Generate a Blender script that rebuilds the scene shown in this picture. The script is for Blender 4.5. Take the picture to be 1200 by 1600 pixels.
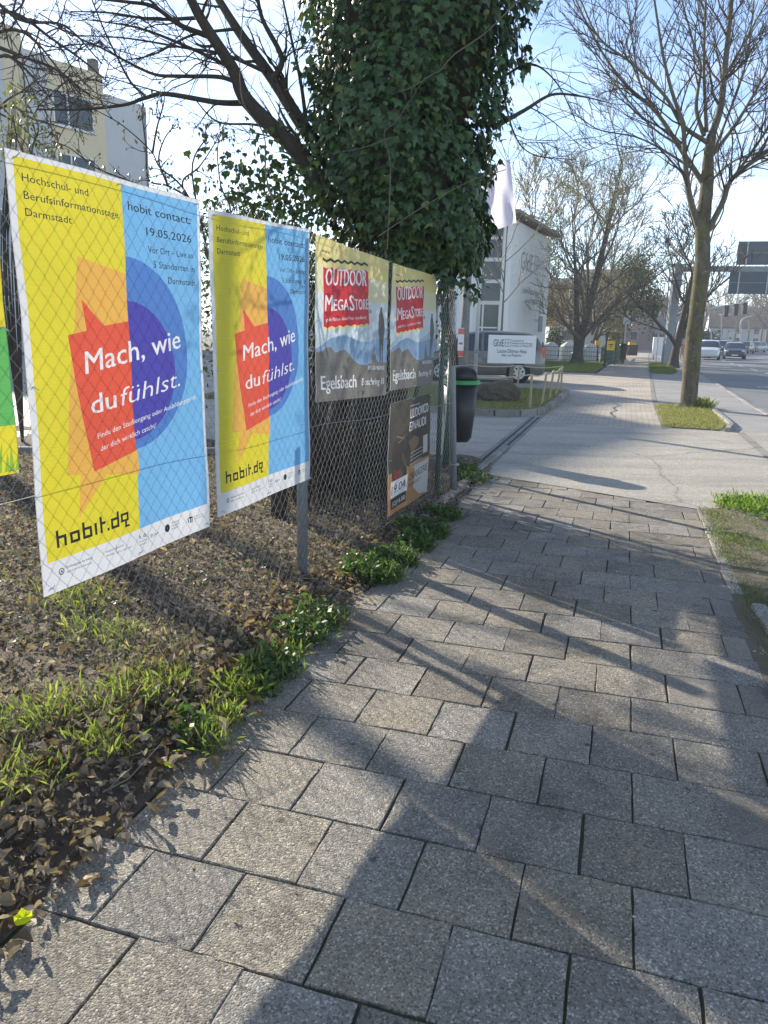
import bpy, math, random
import numpy as np
from mathutils import Vector, Matrix
from mathutils.geometry import delaunay_2d_cdt
random.seed(7); RNG = np.random.default_rng(7)
SC = bpy.context.scene
for o in list(bpy.data.objects): bpy.data.objects.remove(o)
C = SC.collection
R = math.radians

# ---------------------------------------------------------------- camera
F_PX, HY, ROLL, EYE = 1180.0, 520.0, R(1.2), 1.5
PITCH = math.atan((800 - HY) / F_PX)
cam = bpy.data.cameras.new('camera'); cam_o = bpy.data.objects.new('camera', cam); C.objects.link(cam_o)
cam.sensor_fit = 'VERTICAL'; cam.sensor_height = 24; cam.lens = 24 * F_PX / 1600
cam.clip_start = 0.05; cam.clip_end = 3000
cam_o.location = (0, 0, EYE)
cam_o.matrix_world = Matrix.Translation((0, 0, EYE)) @ Matrix.Rotation(R(90) - PITCH, 4, 'X') @ Matrix.Rotation(ROLL, 4, 'Z')
SC.camera = cam_o

# ---------------------------------------------------------------- light
SUN_DIR = Vector((-0.61, 0.79, 0)).normalized()      # horizontal direction towards the sun
SUN_EL = R(22.5)
w = bpy.data.worlds.new('World'); SC.world = w; w.use_nodes = True
nt = w.node_tree; nt.nodes.clear()
def nd(t, k, **kw):
    n = t.nodes.new(k)
    for a, b in kw.items(): setattr(n, a, b)
    return n
sky = nd(nt, 'ShaderNodeTexSky', sky_type='NISHITA'); sky.sun_disc = False
sky.sun_elevation = SUN_EL; sky.sun_rotation = math.atan2(SUN_DIR.x, SUN_DIR.y)
sky.air_density = 0.75; sky.dust_density = .15; sky.ozone_density = 1.6
tc = nd(nt, 'ShaderNodeTexCoord')
sep = nd(nt, 'ShaderNodeSeparateXYZ'); nt.links.new(tc.outputs['Generated'], sep.inputs[0])
zm = nd(nt, 'ShaderNodeMath', operation='MAXIMUM'); zm.inputs[1].default_value = 0.0; nt.links.new(sep.outputs[2], zm.inputs[0])
za = nd(nt, 'ShaderNodeMath', operation='ADD'); za.inputs[1].default_value = 0.16; nt.links.new(zm.outputs[0], za.inputs[0])
dx = nd(nt, 'ShaderNodeMath', operation='DIVIDE'); nt.links.new(sep.outputs[0], dx.inputs[0]); nt.links.new(za.outputs[0], dx.inputs[1])
dy = nd(nt, 'ShaderNodeMath', operation='DIVIDE'); nt.links.new(sep.outputs[1], dy.inputs[0]); nt.links.new(za.outputs[0], dy.inputs[1])
cmb = nd(nt, 'ShaderNodeCombineXYZ'); nt.links.new(dx.outputs[0], cmb.inputs[0]); nt.links.new(dy.outputs[0], cmb.inputs[1])
mp = nd(nt, 'ShaderNodeMapping'); mp.inputs['Rotation'].default_value = (0, 0, R(25)); mp.inputs['Scale'].default_value = (0.55, 1.5, 1)
nt.links.new(cmb.outputs[0], mp.inputs[0])
nz = nd(nt, 'ShaderNodeTexNoise'); nz.inputs['Scale'].default_value = 1.5; nz.inputs['Detail'].default_value = 9
nz.inputs['Roughness'].default_value = 0.62; nz.inputs['Distortion'].default_value = 0.6
nt.links.new(mp.outputs[0], nz.inputs['Vector'])
rp = nd(nt, 'ShaderNodeValToRGB'); rp.color_ramp.elements[0].position = 0.44; rp.color_ramp.elements[1].position = 0.70
rp.color_ramp.elements[0].color = (.05, .05, .05, 1); rp.color_ramp.elements[1].color = (.95, .95, .95, 1)
nt.links.new(nz.outputs['Fac'], rp.inputs[0])
hsv = nd(nt, 'ShaderNodeHueSaturation'); hsv.inputs['Saturation'].default_value = 0.30; hsv.inputs['Value'].default_value = 1.05
nt.links.new(sky.outputs[0], hsv.inputs['Color'])
hs2 = nd(nt, 'ShaderNodeHueSaturation'); hs2.inputs['Saturation'].default_value = 1.0; nt.links.new(sky.outputs[0], hs2.inputs['Color'])
mx = nd(nt, 'ShaderNodeMixRGB'); nt.links.new(rp.outputs[0], mx.inputs[0]); nt.links.new(hs2.outputs[0], mx.inputs[1]); nt.links.new(hsv.outputs[0], mx.inputs[2])
bg = nd(nt, 'ShaderNodeBackground'); bg.inputs[1].default_value = 0.12
wo = nd(nt, 'ShaderNodeOutputWorld'); nt.links.new(mx.outputs[0], bg.inputs[0]); nt.links.new(bg.outputs[0], wo.inputs[0])
sl = bpy.data.lights.new('sun', 'SUN'); sl.energy = 4.4; sl.angle = R(0.55); sl.color = (1, .91, .77)
so = bpy.data.objects.new('sun', sl); C.objects.link(so)
sv = Vector((SUN_DIR.x * math.cos(SUN_EL), SUN_DIR.y * math.cos(SUN_EL), math.sin(SUN_EL)))
so.rotation_euler = sv.to_track_quat('Z', 'Y').to_euler()
SC.view_settings.view_transform = 'Standard'; SC.view_settings.look = 'None'
SC.view_settings.gamma = 1; SC.view_settings.use_curve_mapping = False
SC.view_settings.exposure = 1.3
SC.render.engine = 'CYCLES'
try: SC.cycles.max_bounces = 8; SC.cycles.transparent_max_bounces = 12
except Exception: pass

# ---------------------------------------------------------------- frames
TH = R(17.2)                       # the street runs 17 degrees right of the view
SU = (math.sin(TH), math.cos(TH)); SV = (math.cos(TH), -math.sin(TH))
def bend(u): return 0.021 * max(0.0, u - 20) + (0.00022 * max(0, u - 60) ** 2)
def S(u, v, z=0.0): return Vector((u * SU[0] + v * SV[0], u * SU[1] + v * SV[1], z))
def SB(u, v, z=0.0): return S(u, v + bend(u), z)
FA = R(21.35); FD = Vector((math.sin(FA), math.cos(FA), 0)); FN = Vector((math.cos(FA), -math.sin(FA), 0))
def FP(s, z=0.0, off=0.0): return Vector((-.44, 4.35, 0)) + FD * s + FN * off + Vector((0, 0, z))
def at(x, y, Y):
    """point of the place seen at photo pixel x, y at a distance Y ahead"""
    a = (x - 600) / F_PX; b = (800 - y) / F_PX
    r = a * math.cos(ROLL) - b * math.sin(ROLL); u = a * math.sin(ROLL) + b * math.cos(ROLL)
    d = Vector((r, math.cos(PITCH) + u * math.sin(PITCH), -math.sin(PITCH) + u * math.cos(PITCH)))
    return Vector((0, 0, EYE)) + d * (Y / d.y)

# ---------------------------------------------------------------- materials
MATS = {}
def base(name):
    m = bpy.data.materials.new(name); m.use_nodes = True
    t = m.node_tree; t.nodes.clear()
    out = nd(t, 'ShaderNodeOutputMaterial'); b = nd(t, 'ShaderNodeBsdfPrincipled'); t.links.new(b.outputs[0], out.inputs[0])
    MATS[name] = m
    return m, t, b, out
def ramp(t, src, stops):
    r = nd(t, 'ShaderNodeValToRGB'); e = r.color_ramp.elements
    while len(e) > 1: e.remove(e[-1])
    e[0].position = stops[0][0]; e[0].color = (*stops[0][1], 1)
    for p, c in stops[1:]:
        x = e.new(p); x.color = (*c, 1)
    t.links.new(src, r.inputs[0]); return r
def noise(t, vec, scale, detail=5, rough=.6, dist=0):
    n = nd(t, 'ShaderNodeTexNoise'); n.inputs['Scale'].default_value = scale; n.inputs['Detail'].default_value = detail
    n.inputs['Roughness'].default_value = rough; n.inputs['Distortion'].default_value = dist
    t.links.new(vec, n.inputs['Vector']); return n
def mixc(t, fac, a, b, mode='MIX'):
    m = nd(t, 'ShaderNodeMixRGB', blend_type=mode)
    for i, s in enumerate((fac, a, b)):
        if isinstance(s, (int, float)): m.inputs[i].default_value = s
        elif isinstance(s, tuple): m.inputs[i].default_value = (*s, 1)
        else: t.links.new(s, m.inputs[i])
    return m.outputs[0]
def simple(name, c1, c2=None, scale=3.0, rough=.7, metal=0, bump=0, bscale=40, spec=.4, big=.35, rnd=0.0, stretch=None, dist=.01):
    """colour that drifts between c1 and c2 with two sizes of noise, plus a fine relief"""
    m, t, b, out = base(name)
    if c2 is None: c2 = tuple(x * .8 for x in c1)
    tc = nd(t, 'ShaderNodeTexCoord'); vec = tc.outputs['Object']
    if stretch:
        mp = nd(t, 'ShaderNodeMapping'); mp.inputs['Scale'].default_value = stretch; t.links.new(vec, mp.inputs[0]); vec = mp.outputs[0]
    n1 = noise(t, vec, scale, 6, .65); n2 = noise(t, vec, scale * 7, 4)
    a = nd(t, 'ShaderNodeMixRGB'); a.inputs[0].default_value = big; t.links.new(n1.outputs['Fac'], a.inputs[1]); t.links.new(n2.outputs['Fac'], a.inputs[2])
    col = ramp(t, a.outputs[0], [(.32, c1), (.68, c2)]).outputs[0]
    if rnd:
        oi = nd(t, 'ShaderNodeObjectInfo'); hs = nd(t, 'ShaderNodeHueSaturation')
        mr = nd(t, 'ShaderNodeMapRange'); mr.inputs['To Min'].default_value = 1 - rnd; mr.inputs['To Max'].default_value = 1 + rnd
        t.links.new(oi.outputs['Random'], mr.inputs[0]); t.links.new(mr.outputs[0], hs.inputs['Value']); t.links.new(col, hs.inputs['Color']); col = hs.outputs[0]
    t.links.new(col, b.inputs['Base Color'])
    b.inputs['Roughness'].default_value = rough; b.inputs['Metallic'].default_value = metal; b.inputs['Specular IOR Level'].default_value = spec
    if bump:
        n3 = noise(t, vec, bscale, 6, .7); bp = nd(t, 'ShaderNodeBump'); bp.inputs['Strength'].default_value = bump; bp.inputs['Distance'].default_value = dist
        t.links.new(n3.outputs['Fac'], bp.inputs['Height']); t.links.new(bp.outputs[0], b.inputs['Normal'])
    return m
def leafmat(name, trans=.4, rough=.5, sat=1.0):
    """pigment comes from the per-leaf colour attribute"""
    m, t, b, out = base(name)
    at_ = nd(t, 'ShaderNodeVertexColor'); at_.layer_name = 'col'
    t.links.new(at_.outputs[0], b.inputs['Base Color']); b.inputs['Roughness'].default_value = rough; b.inputs['Specular IOR Level'].default_value = .35
    tr = nd(t, 'ShaderNodeBsdfTranslucent')
    t.links.new(mixc(t, 1.0, at_.outputs[0], (1.25, 1.35, .7), 'MULTIPLY'), tr.inputs[0])
    ms = nd(t, 'ShaderNodeMixShader'); ms.inputs[0].default_value = trans
    t.links.new(b.outputs[0], ms.inputs[1]); t.links.new(tr.outputs[0], ms.inputs[2]); t.links.new(ms.outputs[0], out.inputs[0])
    return m
def stone(name, c_dark, c_mid, c_light, agg=150, bump=.8, rnd=.17, tint=(.30, .27, .22)):
    """washed concrete: stones of different grey in a rough bed"""
    m, t, b, out = base(name)
    tc = nd(t, 'ShaderNodeTexCoord'); oi = nd(t, 'ShaderNodeObjectInfo')
    ml = nd(t, 'ShaderNodeVectorMath', operation='SCALE'); ml.inputs[3].default_value = 37.0
    cb = nd(t, 'ShaderNodeCombineXYZ'); t.links.new(oi.outputs['Random'], cb.inputs[0]); t.links.new(oi.outputs['Random'], cb.inputs[1]); t.links.new(cb.outputs[0], ml.inputs[0])
    ad = nd(t, 'ShaderNodeVectorMath', operation='ADD'); t.links.new(tc.outputs['Object'], ad.inputs[0]); t.links.new(ml.outputs[0], ad.inputs[1])
    v = nd(t, 'ShaderNodeTexVoronoi'); v.inputs['Scale'].default_value = agg; t.links.new(ad.outputs[0], v.inputs['Vector'])
    sp = nd(t, 'ShaderNodeSeparateColor'); t.links.new(v.outputs['Color'], sp.inputs[0])
    col = ramp(t, sp.outputs[0], [(.0, c_dark), (.45, c_mid), (.82, c_mid), (1.0, c_light)]).outputs[0]
    n1 = noise(t, ad.outputs[0], 9, 6, .7)
    st = ramp(t, n1.outputs['Fac'], [(.35, (.90, .90, .90)), (.65, (1.07, 1.06, 1.04))]).outputs[0]
    col = mixc(t, 1.0, col, st, 'MULTIPLY')
    gm = nd(t, 'ShaderNodeNewGeometry'); n1b = noise(t, gm.outputs['Position'], 1.7, 9, .72, .4)
    col = mixc(t, 1.0, col, ramp(t, n1b.outputs['Fac'], [(.36, (.70, .69, .67)), (.5, (1, 1, 1)), (.66, (1.16, 1.13, 1.06))]).outputs[0], 'MULTIPLY')
    n4 = noise(t, gm.outputs['Position'], 7, 6, .65)
    f = ramp(t, n4.outputs['Fac'], [(.58, (0, 0, 0)), (.74, (.6, .6, .6))]).outputs[0]
    col = mixc(t, f, col, tint)
    vg = nd(t, 'ShaderNodeTexVoronoi'); vg.inputs['Scale'].default_value = 6; vg.inputs['Randomness'].default_value = 1; nw_ = noise(t, ad.outputs[0], 30, 2); wv_ = mixc(t, .03, ad.outputs[0], nw_.outputs['Color']); t.links.new(wv_, vg.inputs['Vector'])
    col = mixc(t, 1.0, col, ramp(t, vg.outputs['Distance'], [(.05, (.45, .44, .42)), (.10, (1, 1, 1))]).outputs[0], 'MULTIPLY')
    hs = nd(t, 'ShaderNodeHueSaturation'); mr = nd(t, 'ShaderNodeMapRange'); mr.inputs['To Min'].default_value = 1 - rnd; mr.inputs['To Max'].default_value = 1 + rnd
    t.links.new(oi.outputs['Random'], mr.inputs[0]); t.links.new(mr.outputs[0], hs.inputs['Value']); t.links.new(col, hs.inputs['Color'])
    fr = nd(t, 'ShaderNodeMath', operation='MULTIPLY'); fr.inputs[1].default_value = 17.3; t.links.new(oi.outputs['Random'], fr.inputs[0])
    f2 = nd(t, 'ShaderNodeMath', operation='FRACT'); t.links.new(fr.outputs[0], f2.inputs[0])
    m2 = nd(t, 'ShaderNodeMapRange'); m2.inputs['To Min'].default_value = .75; m2.inputs['To Max'].default_value = 1.3; t.links.new(f2.outputs[0], m2.inputs[0]); t.links.new(m2.outputs[0], hs.inputs['Saturation'])
    t.links.new(hs.outputs[0], b.inputs['Base Color']); b.inputs['Roughness'].default_value = .9; b.inputs['Specular IOR Level'].default_value = .2
    n3 = noise(t, ad.outputs[0], agg * .9, 5, .7)
    h = nd(t, 'ShaderNodeMath', operation='SUBTRACT'); t.links.new(n3.outputs['Fac'], h.inputs[0]); t.links.new(v.outputs['Distance'], h.inputs[1])
    bp = nd(t, 'ShaderNodeBump'); bp.inputs['Strength'].default_value = bump; bp.inputs['Distance'].default_value = .0045
    t.links.new(h.outputs[0], bp.inputs['Height']); t.links.new(bp.outputs[0], b.inputs['Normal'])
    return m
def asphalt(name, c1, c2, agg=130, crack=True, bump=.5, rough=.7):
    m, t, b, out = base(name)
    tc = nd(t, 'ShaderNodeTexCoord'); vec = tc.outputs['Object']
    v = nd(t, 'ShaderNodeTexVoronoi'); v.inputs['Scale'].default_value = agg; t.links.new(vec, v.inputs['Vector'])
    sp = nd(t, 'ShaderNodeSeparateColor'); t.links.new(v.outputs['Color'], sp.inputs[0])
    n1 = noise(t, vec, .7, 8, .65); n2 = noise(t, vec, 9, 5)
    a = nd(t, 'ShaderNodeMixRGB'); a.inputs[0].default_value = .35; t.links.new(n1.outputs['Fac'], a.inputs[1]); t.links.new(n2.outputs['Fac'], a.inputs[2])
    col = ramp(t, a.outputs[0], [(.32, c1), (.68, c2)]).outputs[0]
    col = mixc(t, .75, col, ramp(t, sp.outputs[0], [(0, (.6, .6, .6)), (.8, (1, 1, 1)), (1, (1.45, 1.45, 1.45))]).outputs[0], 'MULTIPLY')
    ms_ = nd(t, 'ShaderNodeMapping'); ms_.inputs['Rotation'].default_value = (0, 0, R(35)); ms_.inputs['Scale'].default_value = (.35, 2.2, 1); t.links.new(vec, ms_.inputs[0]); ns = noise(t, ms_.outputs[0], .9, 7, .7)
    col = mixc(t, 1.0, col, ramp(t, ns.outputs['Fac'], [(.34, (.74, .74, .74)), (.5, (1, 1, 1)), (.66, (1.08, 1.07, 1.04))]).outputs[0], 'MULTIPLY')
    if crack:
        nw = noise(t, vec, 1.5, 4); wv = mixc(t, .25, vec, nw.outputs['Color'])
        vc = nd(t, 'ShaderNodeTexVoronoi', feature='DISTANCE_TO_EDGE'); vc.inputs['Scale'].default_value = .33; t.links.new(wv, vc.inputs['Vector'])
        cr = ramp(t, vc.outputs['Distance'], [(0, (.6, .6, .6)), (.005, (1, 1, 1))]).outputs[0]
        col = mixc(t, 1.0, col, cr, 'MULTIPLY')
    t.links.new(col, b.inputs['Base Color']); b.inputs['Roughness'].default_value = rough; b.inputs['Specular IOR Level'].default_value = .45
    n3 = noise(t, vec, agg, 4, .7); bp = nd(t, 'ShaderNodeBump'); bp.inputs['Strength'].default_value = bump; bp.inputs['Distance'].default_value = .006
    t.links.new(n3.outputs['Fac'], bp.inputs['Height']); t.links.new(bp.outputs[0], b.inputs['Normal'])
    return m
def film(name, c, trans=.55, rough=.45):
    c = tuple(min(1, x * .76) for x in c)
    """printed plastic sheet that lets sunlight through"""
    m, t, b, out = base(name)
    tc = nd(t, 'ShaderNodeTexCoord'); n = noise(t, tc.outputs['Object'], 2.5, 6, .6)
    col = mixc(t, 1.0, c, ramp(t, n.outputs['Fac'], [(.3, (.9, .9, .9)), (.7, (1.0, 1.0, 1.0))]).outputs[0], 'MULTIPLY')
    t.links.new(col, b.inputs['Base Color']); b.inputs['Roughness'].default_value = rough; b.inputs['Specular IOR Level'].default_value = .35
    # fluting of the twin-wall board and slight buckling
    mp = nd(t, 'ShaderNodeMapping'); mp.inputs['Scale'].default_value = (.6, .6, 150); t.links.new(tc.outputs['Object'], mp.inputs[0])
    n2 = noise(t, mp.outputs[0], 1.0, 2); n3 = noise(t, tc.outputs['Object'], 3.5, 3)
    hh = mixc(t, .75, n2.outputs['Fac'], n3.outputs['Fac'])
    bp = nd(t, 'ShaderNodeBump'); bp.inputs['Strength'].default_value = .35; bp.inputs['Distance'].default_value = .03
    t.links.new(hh, bp.inputs['Height']); t.links.new(bp.outputs[0], b.inputs['Normal'])
    tr = nd(t, 'ShaderNodeBsdfTranslucent'); t.links.new(col, tr.inputs[0])
    ms = nd(t, 'ShaderNodeMixShader'); ms.inputs[0].default_value = trans
    t.links.new(b.outputs[0], ms.inputs[1]); t.links.new(tr.outputs[0], ms.inputs[2]); t.links.new(ms.outputs[0], out.inputs[0])
    return m
def mossy_bark(name, c1, c2, moss, pale):
    m, t, b, out = base(name); tc = nd(t, 'ShaderNodeTexCoord'); vec = tc.outputs['Object']
    mp = nd(t, 'ShaderNodeMapping'); mp.inputs['Scale'].default_value = (6, 6, 2.2); t.links.new(vec, mp.inputs[0])
    n1 = noise(t, mp.outputs[0], 1.4, 8, .7, .5); n2 = noise(t, vec, 2.2, 7, .7); n3 = noise(t, vec, 16, 5, .6)
    col = ramp(t, n1.outputs['Fac'], [(.35, c1), (.65, c2)]).outputs[0]
    col = mixc(t, ramp(t, n2.outputs['Fac'], [(.48, (0, 0, 0)), (.62, (.75, .75, .75))]).outputs[0], col, moss)
    col = mixc(t, ramp(t, n3.outputs['Fac'], [(.60, (0, 0, 0)), (.68, (.8, .8, .8))]).outputs[0], col, pale)
    t.links.new(col, b.inputs['Base Color']); b.inputs['Roughness'].default_value = .95; b.inputs['Specular IOR Level'].default_value = .15
    n4 = noise(t, mp.outputs[0], 5, 8, .75, 1.0); bp = nd(t, 'ShaderNodeBump'); bp.inputs['Strength'].default_value = 1; bp.inputs['Distance'].default_value = .03
    t.links.new(n4.outputs['Fac'], bp.inputs['Height']); t.links.new(bp.outputs[0], b.inputs['Normal']); return m
def glassy(name, c=(.03, .04, .05), rough=.06):
    m, t, b, out = base(name); b.inputs['Base Color'].default_value = (*c, 1); b.inputs['Roughness'].default_value = rough; b.inputs['Specular IOR Level'].default_value = .35
    return m
def paint(name, c, rough=.3, flake=.04):
    m = simple(name, c, tuple(x * .88 for x in c), 2, rough, spec=.6); MATS[name].node_tree.nodes['Principled BSDF'].inputs['Coat Weight'].default_value = .6
    return m

M = {}
M['slab'] = stone('washed_concrete', (.125, .114, .10), (.26, .24, .208), (.50, .465, .41), agg=190, bump=.6)
M['slab_smooth'] = stone('smooth_concrete', (.15, .14, .125), (.24, .223, .198), (.40, .37, .33), agg=260, bump=.4)
M['joint'] = simple('joint_soil', (.07, .062, .048), (.10, .115, .055), 4, .95, bump=.6, bscale=60)
M['soil'] = simple('leafy_soil', (.09, .07, .055), (.17, .135, .105), 3, .95, bump=.9, bscale=30, dist=.03)
M['verge_soil'] = simple('verge_soil', (.13, .11, .08), (.20, .18, .12), 3, .95, bump=.8, bscale=40, dist=.02)
M['far_ground'] = simple('far_ground', (.13, .12, .08), (.18, .17, .11), .4, .95)
M['concrete'] = asphalt('driveway_concrete', (.33, .30, .25), (.43, .39, .33), agg=90, bump=.5)
M['asphalt'] = asphalt('path_asphalt', (.27, .26, .245), (.35, .335, .315), crack=True)
M['lane_asphalt'] = asphalt('drive_asphalt', (.33, .305, .26), (.45, .415, .35), agg=80, bump=1.0)
M['road'] = asphalt('road_asphalt', (.155, .158, .165), (.215, .217, .22), crack=False)
M['lot'] = asphalt('parking_asphalt', (.10, .10, .105), (.15, .15, .15))
M['kerb'] = stone('kerb_stone', (.20, .195, .18), (.29, .28, .26), (.42, .41, .38), agg=160, bump=.5)
M['marking'] = simple('road_paint', (.62, .62, .60), (.48, .48, .46), 6, .7)
M['grassbed'] = simple('grass_soil', (.13, .115, .06), (.19, .18, .08), 4, .95, bump=.8, bscale=50, dist=.02)
M['wire'] = simple('galvanised_wire', (.30, .31, .31), (.19, .185, .175), 20, .45, metal=.75)
M['zinc'] = simple('galvanised_post', (.27, .30, .33), (.20, .22, .24), 9, .55, metal=.35, bump=.2, bscale=50)
M['dark_green'] = simple('green_coated_steel', (.02, .06, .045), (.03, .07, .05), 9, .5)
M['bark'] = simple('grey_bark', (.10, .085, .065), (.19, .165, .13), 5, .9, bump=1.0, bscale=22, dist=.03, stretch=(2.5, 2.5, .7))
M['bark_smooth'] = simple('smooth_bark', (.085, .078, .04), (.19, .17, .13), 5, .85, bump=.8, bscale=25, dist=.02, stretch=(2, 2, .8))
M['bark_dark'] = simple('dark_bark', (.045, .036, .028), (.085, .07, .055), 5, .9, bump=1.0, bscale=25, dist=.02, stretch=(2, 2, .8))
M['twig'] = simple('twig_bark', (.045, .034, .028), (.08, .06, .05), 5, .85)
M['twig_pale'] = simple('pale_twig_bark', (.11, .09, .07), (.17, .145, .115), 5, .85)
M['leaf'] = leafmat('leaf_pigment', .35, .5)
M['ivy'] = leafmat('ivy_pigment', .16, .38)
M['dry'] = leafmat('dry_leaf_pigment', .25, .75)
M['blade'] = leafmat('grass_pigment', .45, .5)
M['white_wall'] = simple('white_render', (.80, .80, .78), (.72, .72, .70), .7, .85, bump=.15, bscale=60)
M['grey_wall'] = simple('grey_render', (.52, .53, .54), (.45, .46, .47), .5, .85)
M['cream_wall'] = simple('cream_render', (.66, .56, .38), (.58, .50, .34), .5, .85)
M['brown_wall'] = simple('ochre_brick', (.44, .23, .085), (.36, .185, .07), 1.5, .9)
M['red_wall'] = simple('red_brick', (.27, .11, .07), (.22, .09, .06), 1.5, .9)
M['pink_wall'] = simple('pink_render', (.50, .38, .34), (.44, .34, .31), 1, .9)
M['blue_wall'] = simple('pale_blue_render', (.42, .50, .60), (.37, .45, .55), 1, .9)
M['roof'] = simple('roof_tile', (.13, .10, .085), (.09, .075, .065), 3, .8)
M['roof_wood'] = simple('soffit_wood', (.24, .20, .155), (.19, .16, .125), 6, .7)
M['frame'] = simple('white_frame', (.70, .70, .68), (.62, .62, .60), 8, .45)
M['glass'] = glassy('window_glass', (.05, .07, .085))
M['glass_pale'] = glassy('pale_window_glass', (.07, .09, .10), .1)
M['black'] = simple('black_plastic', (.018, .018, .02), (.028, .028, .03), 12, .42)
M['rubber'] = simple('tyre_rubber', (.015, .015, .015), (.025, .025, .025), 15, .8)
M['alloy'] = simple('alloy', (.50, .50, .51), (.42, .42, .43), 15, .35, metal=.7)
M['lime'] = simple('green_rim_plastic', (.03, .34, .10), (.03, .29, .09), 12, .45)
M['rope'] = simple('rope_fibre', (.60, .55, .40), (.45, .41, .30), 30, .9)
M['stake'] = simple('stake_wood', (.42, .34, .22), (.33, .26, .17), 12, .85)
M['wood'] = simple('grey_wood', (.28, .22, .16), (.20, .16, .12), 6, .85, stretch=(1, 1, 8))
M['boulder'] = simple('boulder_stone', (.07, .055, .04), (.17, .14, .105), 4, .95, bump=1, bscale=14, dist=.05)
M['sign_white'] = simple('sign_board', (.80, .81, .82), (.74, .75, .76), 2, .4)
M['sign_back'] = simple('sign_back', (.075, .095, .12), (.10, .12, .145), 3, .5, metal=.3)
M['steel'] = simple('grey_steel', (.27, .29, .31), (.22, .24, .26), 5, .5, metal=.2)
M['steel_pale'] = simple('pale_steel', (.52, .54, .55), (.45, .47, .48), 5, .5)  # paler grey steel of masts, railing and brackets
M['ink'] = simple('sign_ink', (.05, .055, .06), (.04, .04, .045), 5, .6)
M['flag'] = film('flag_cloth', (.86, .84, .98), .5)
M['yellow_box'] = simple('yellow_plate', (.70, .44, .01), (.62, .38, .01), 6, .5)
M['white_gloss'] = simple('white_plastic', (.62, .63, .63), (.54, .55, .55), 5, .5)
M['teal'] = simple('green_container', (.07, .17, .15), (.06, .14, .13), 5, .5)
M['tail_red'] = simple('tail_lamp', (.50, .01, .01), (.42, .01, .01), 6, .2, spec=.8)
M['lamp_clear'] = simple('head_lamp', (.70, .72, .74), (.62, .64, .66), 6, .12, spec=1)
M['plate'] = simple('number_plate', (.7, .7, .7), (.65, .65, .65), 6, .4)
M['p_taupe'] = paint('taupe_paint', (.16, .142, .122))
M['p_white'] = paint('white_paint', (.72, .74, .75))
M['p_blue'] = paint('dark_blue_paint', (.022, .035, .07))
M['p_dark'] = paint('charcoal_paint', (.05, .052, .055))
M['p_silver'] = paint('silver_paint', (.42, .44, .45))
M['skin'] = simple('skin', (.50, .32, .23), (.46, .29, .21), 8, .6)
M['red_cloth'] = simple('red_cloth', (.32, .015, .03), (.26, .01, .025), 20, .9)
M['tan_cloth'] = simple('tan_cloth', (.45, .30, .17), (.38, .25, .14), 20, .9)
M['hair'] = simple('dark_hair', (.03, .02, .015), (.04, .03, .02), 20, .7)

# ---------------------------------------------------------------- mesh tools
def wloc(o):
    v = Vector((0, 0, 0))
    while o is not None: v += o.location; o = o.parent
    return v
def mesh_np(name, V, F, mats, parent=None, smooth=False, col=None, fm=None, loc=None):
    """V (n,3) world, F list of arrays (m,k) or list of index lists"""
    V = np.asarray(V, dtype=np.float64).reshape(-1, 3)
    off = wloc(parent) if parent is not None else Vector((0, 0, 0))
    if loc is not None: off = off + Vector(loc)
    me = bpy.data.meshes.new(name)
    Vl = V - np.array(off)
    if len(F) and isinstance(F[0], np.ndarray):
        loops = np.concatenate([f.reshape(-1) for f in F]).astype(np.int32)
        tot = np.concatenate([np.full(len(f), f.shape[1], dtype=np.int32) for f in F])
    else:
        loops = np.array([i for f in F for i in f], dtype=np.int32); tot = np.array([len(f) for f in F], dtype=np.int32)
    st = np.concatenate([[0], np.cumsum(tot)[:-1]]).astype(np.int32)
    me.vertices.add(len(Vl)); me.vertices.foreach_set('co', Vl.astype(np.float32).reshape(-1))
    me.loops.add(len(loops)); me.loops.foreach_set('vertex_index', loops)
    me.polygons.add(len(tot)); me.polygons.foreach_set('loop_start', st); me.polygons.foreach_set('loop_total', tot)
    if not isinstance(mats, (list, tuple)): mats = [mats]
    for m in mats: me.materials.append(m)
    if fm is not None: me.polygons.foreach_set('material_index', np.asarray(fm, dtype=np.int32))
    me.polygons.foreach_set('use_smooth', np.full(len(tot), bool(smooth)))
    me.update(calc_edges=True); me.validate()
    if col is not None:
        a = me.color_attributes.new('col', 'FLOAT_COLOR', 'POINT')
        c4 = np.ones((len(Vl), 4), dtype=np.float32); c4[:, :3] = col; a.data.foreach_set('color', c4.reshape(-1))
    o = bpy.data.objects.new(name, me); C.objects.link(o)
    if loc is not None: o.location = loc
    if parent is not None: o.parent = parent
    return o
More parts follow.
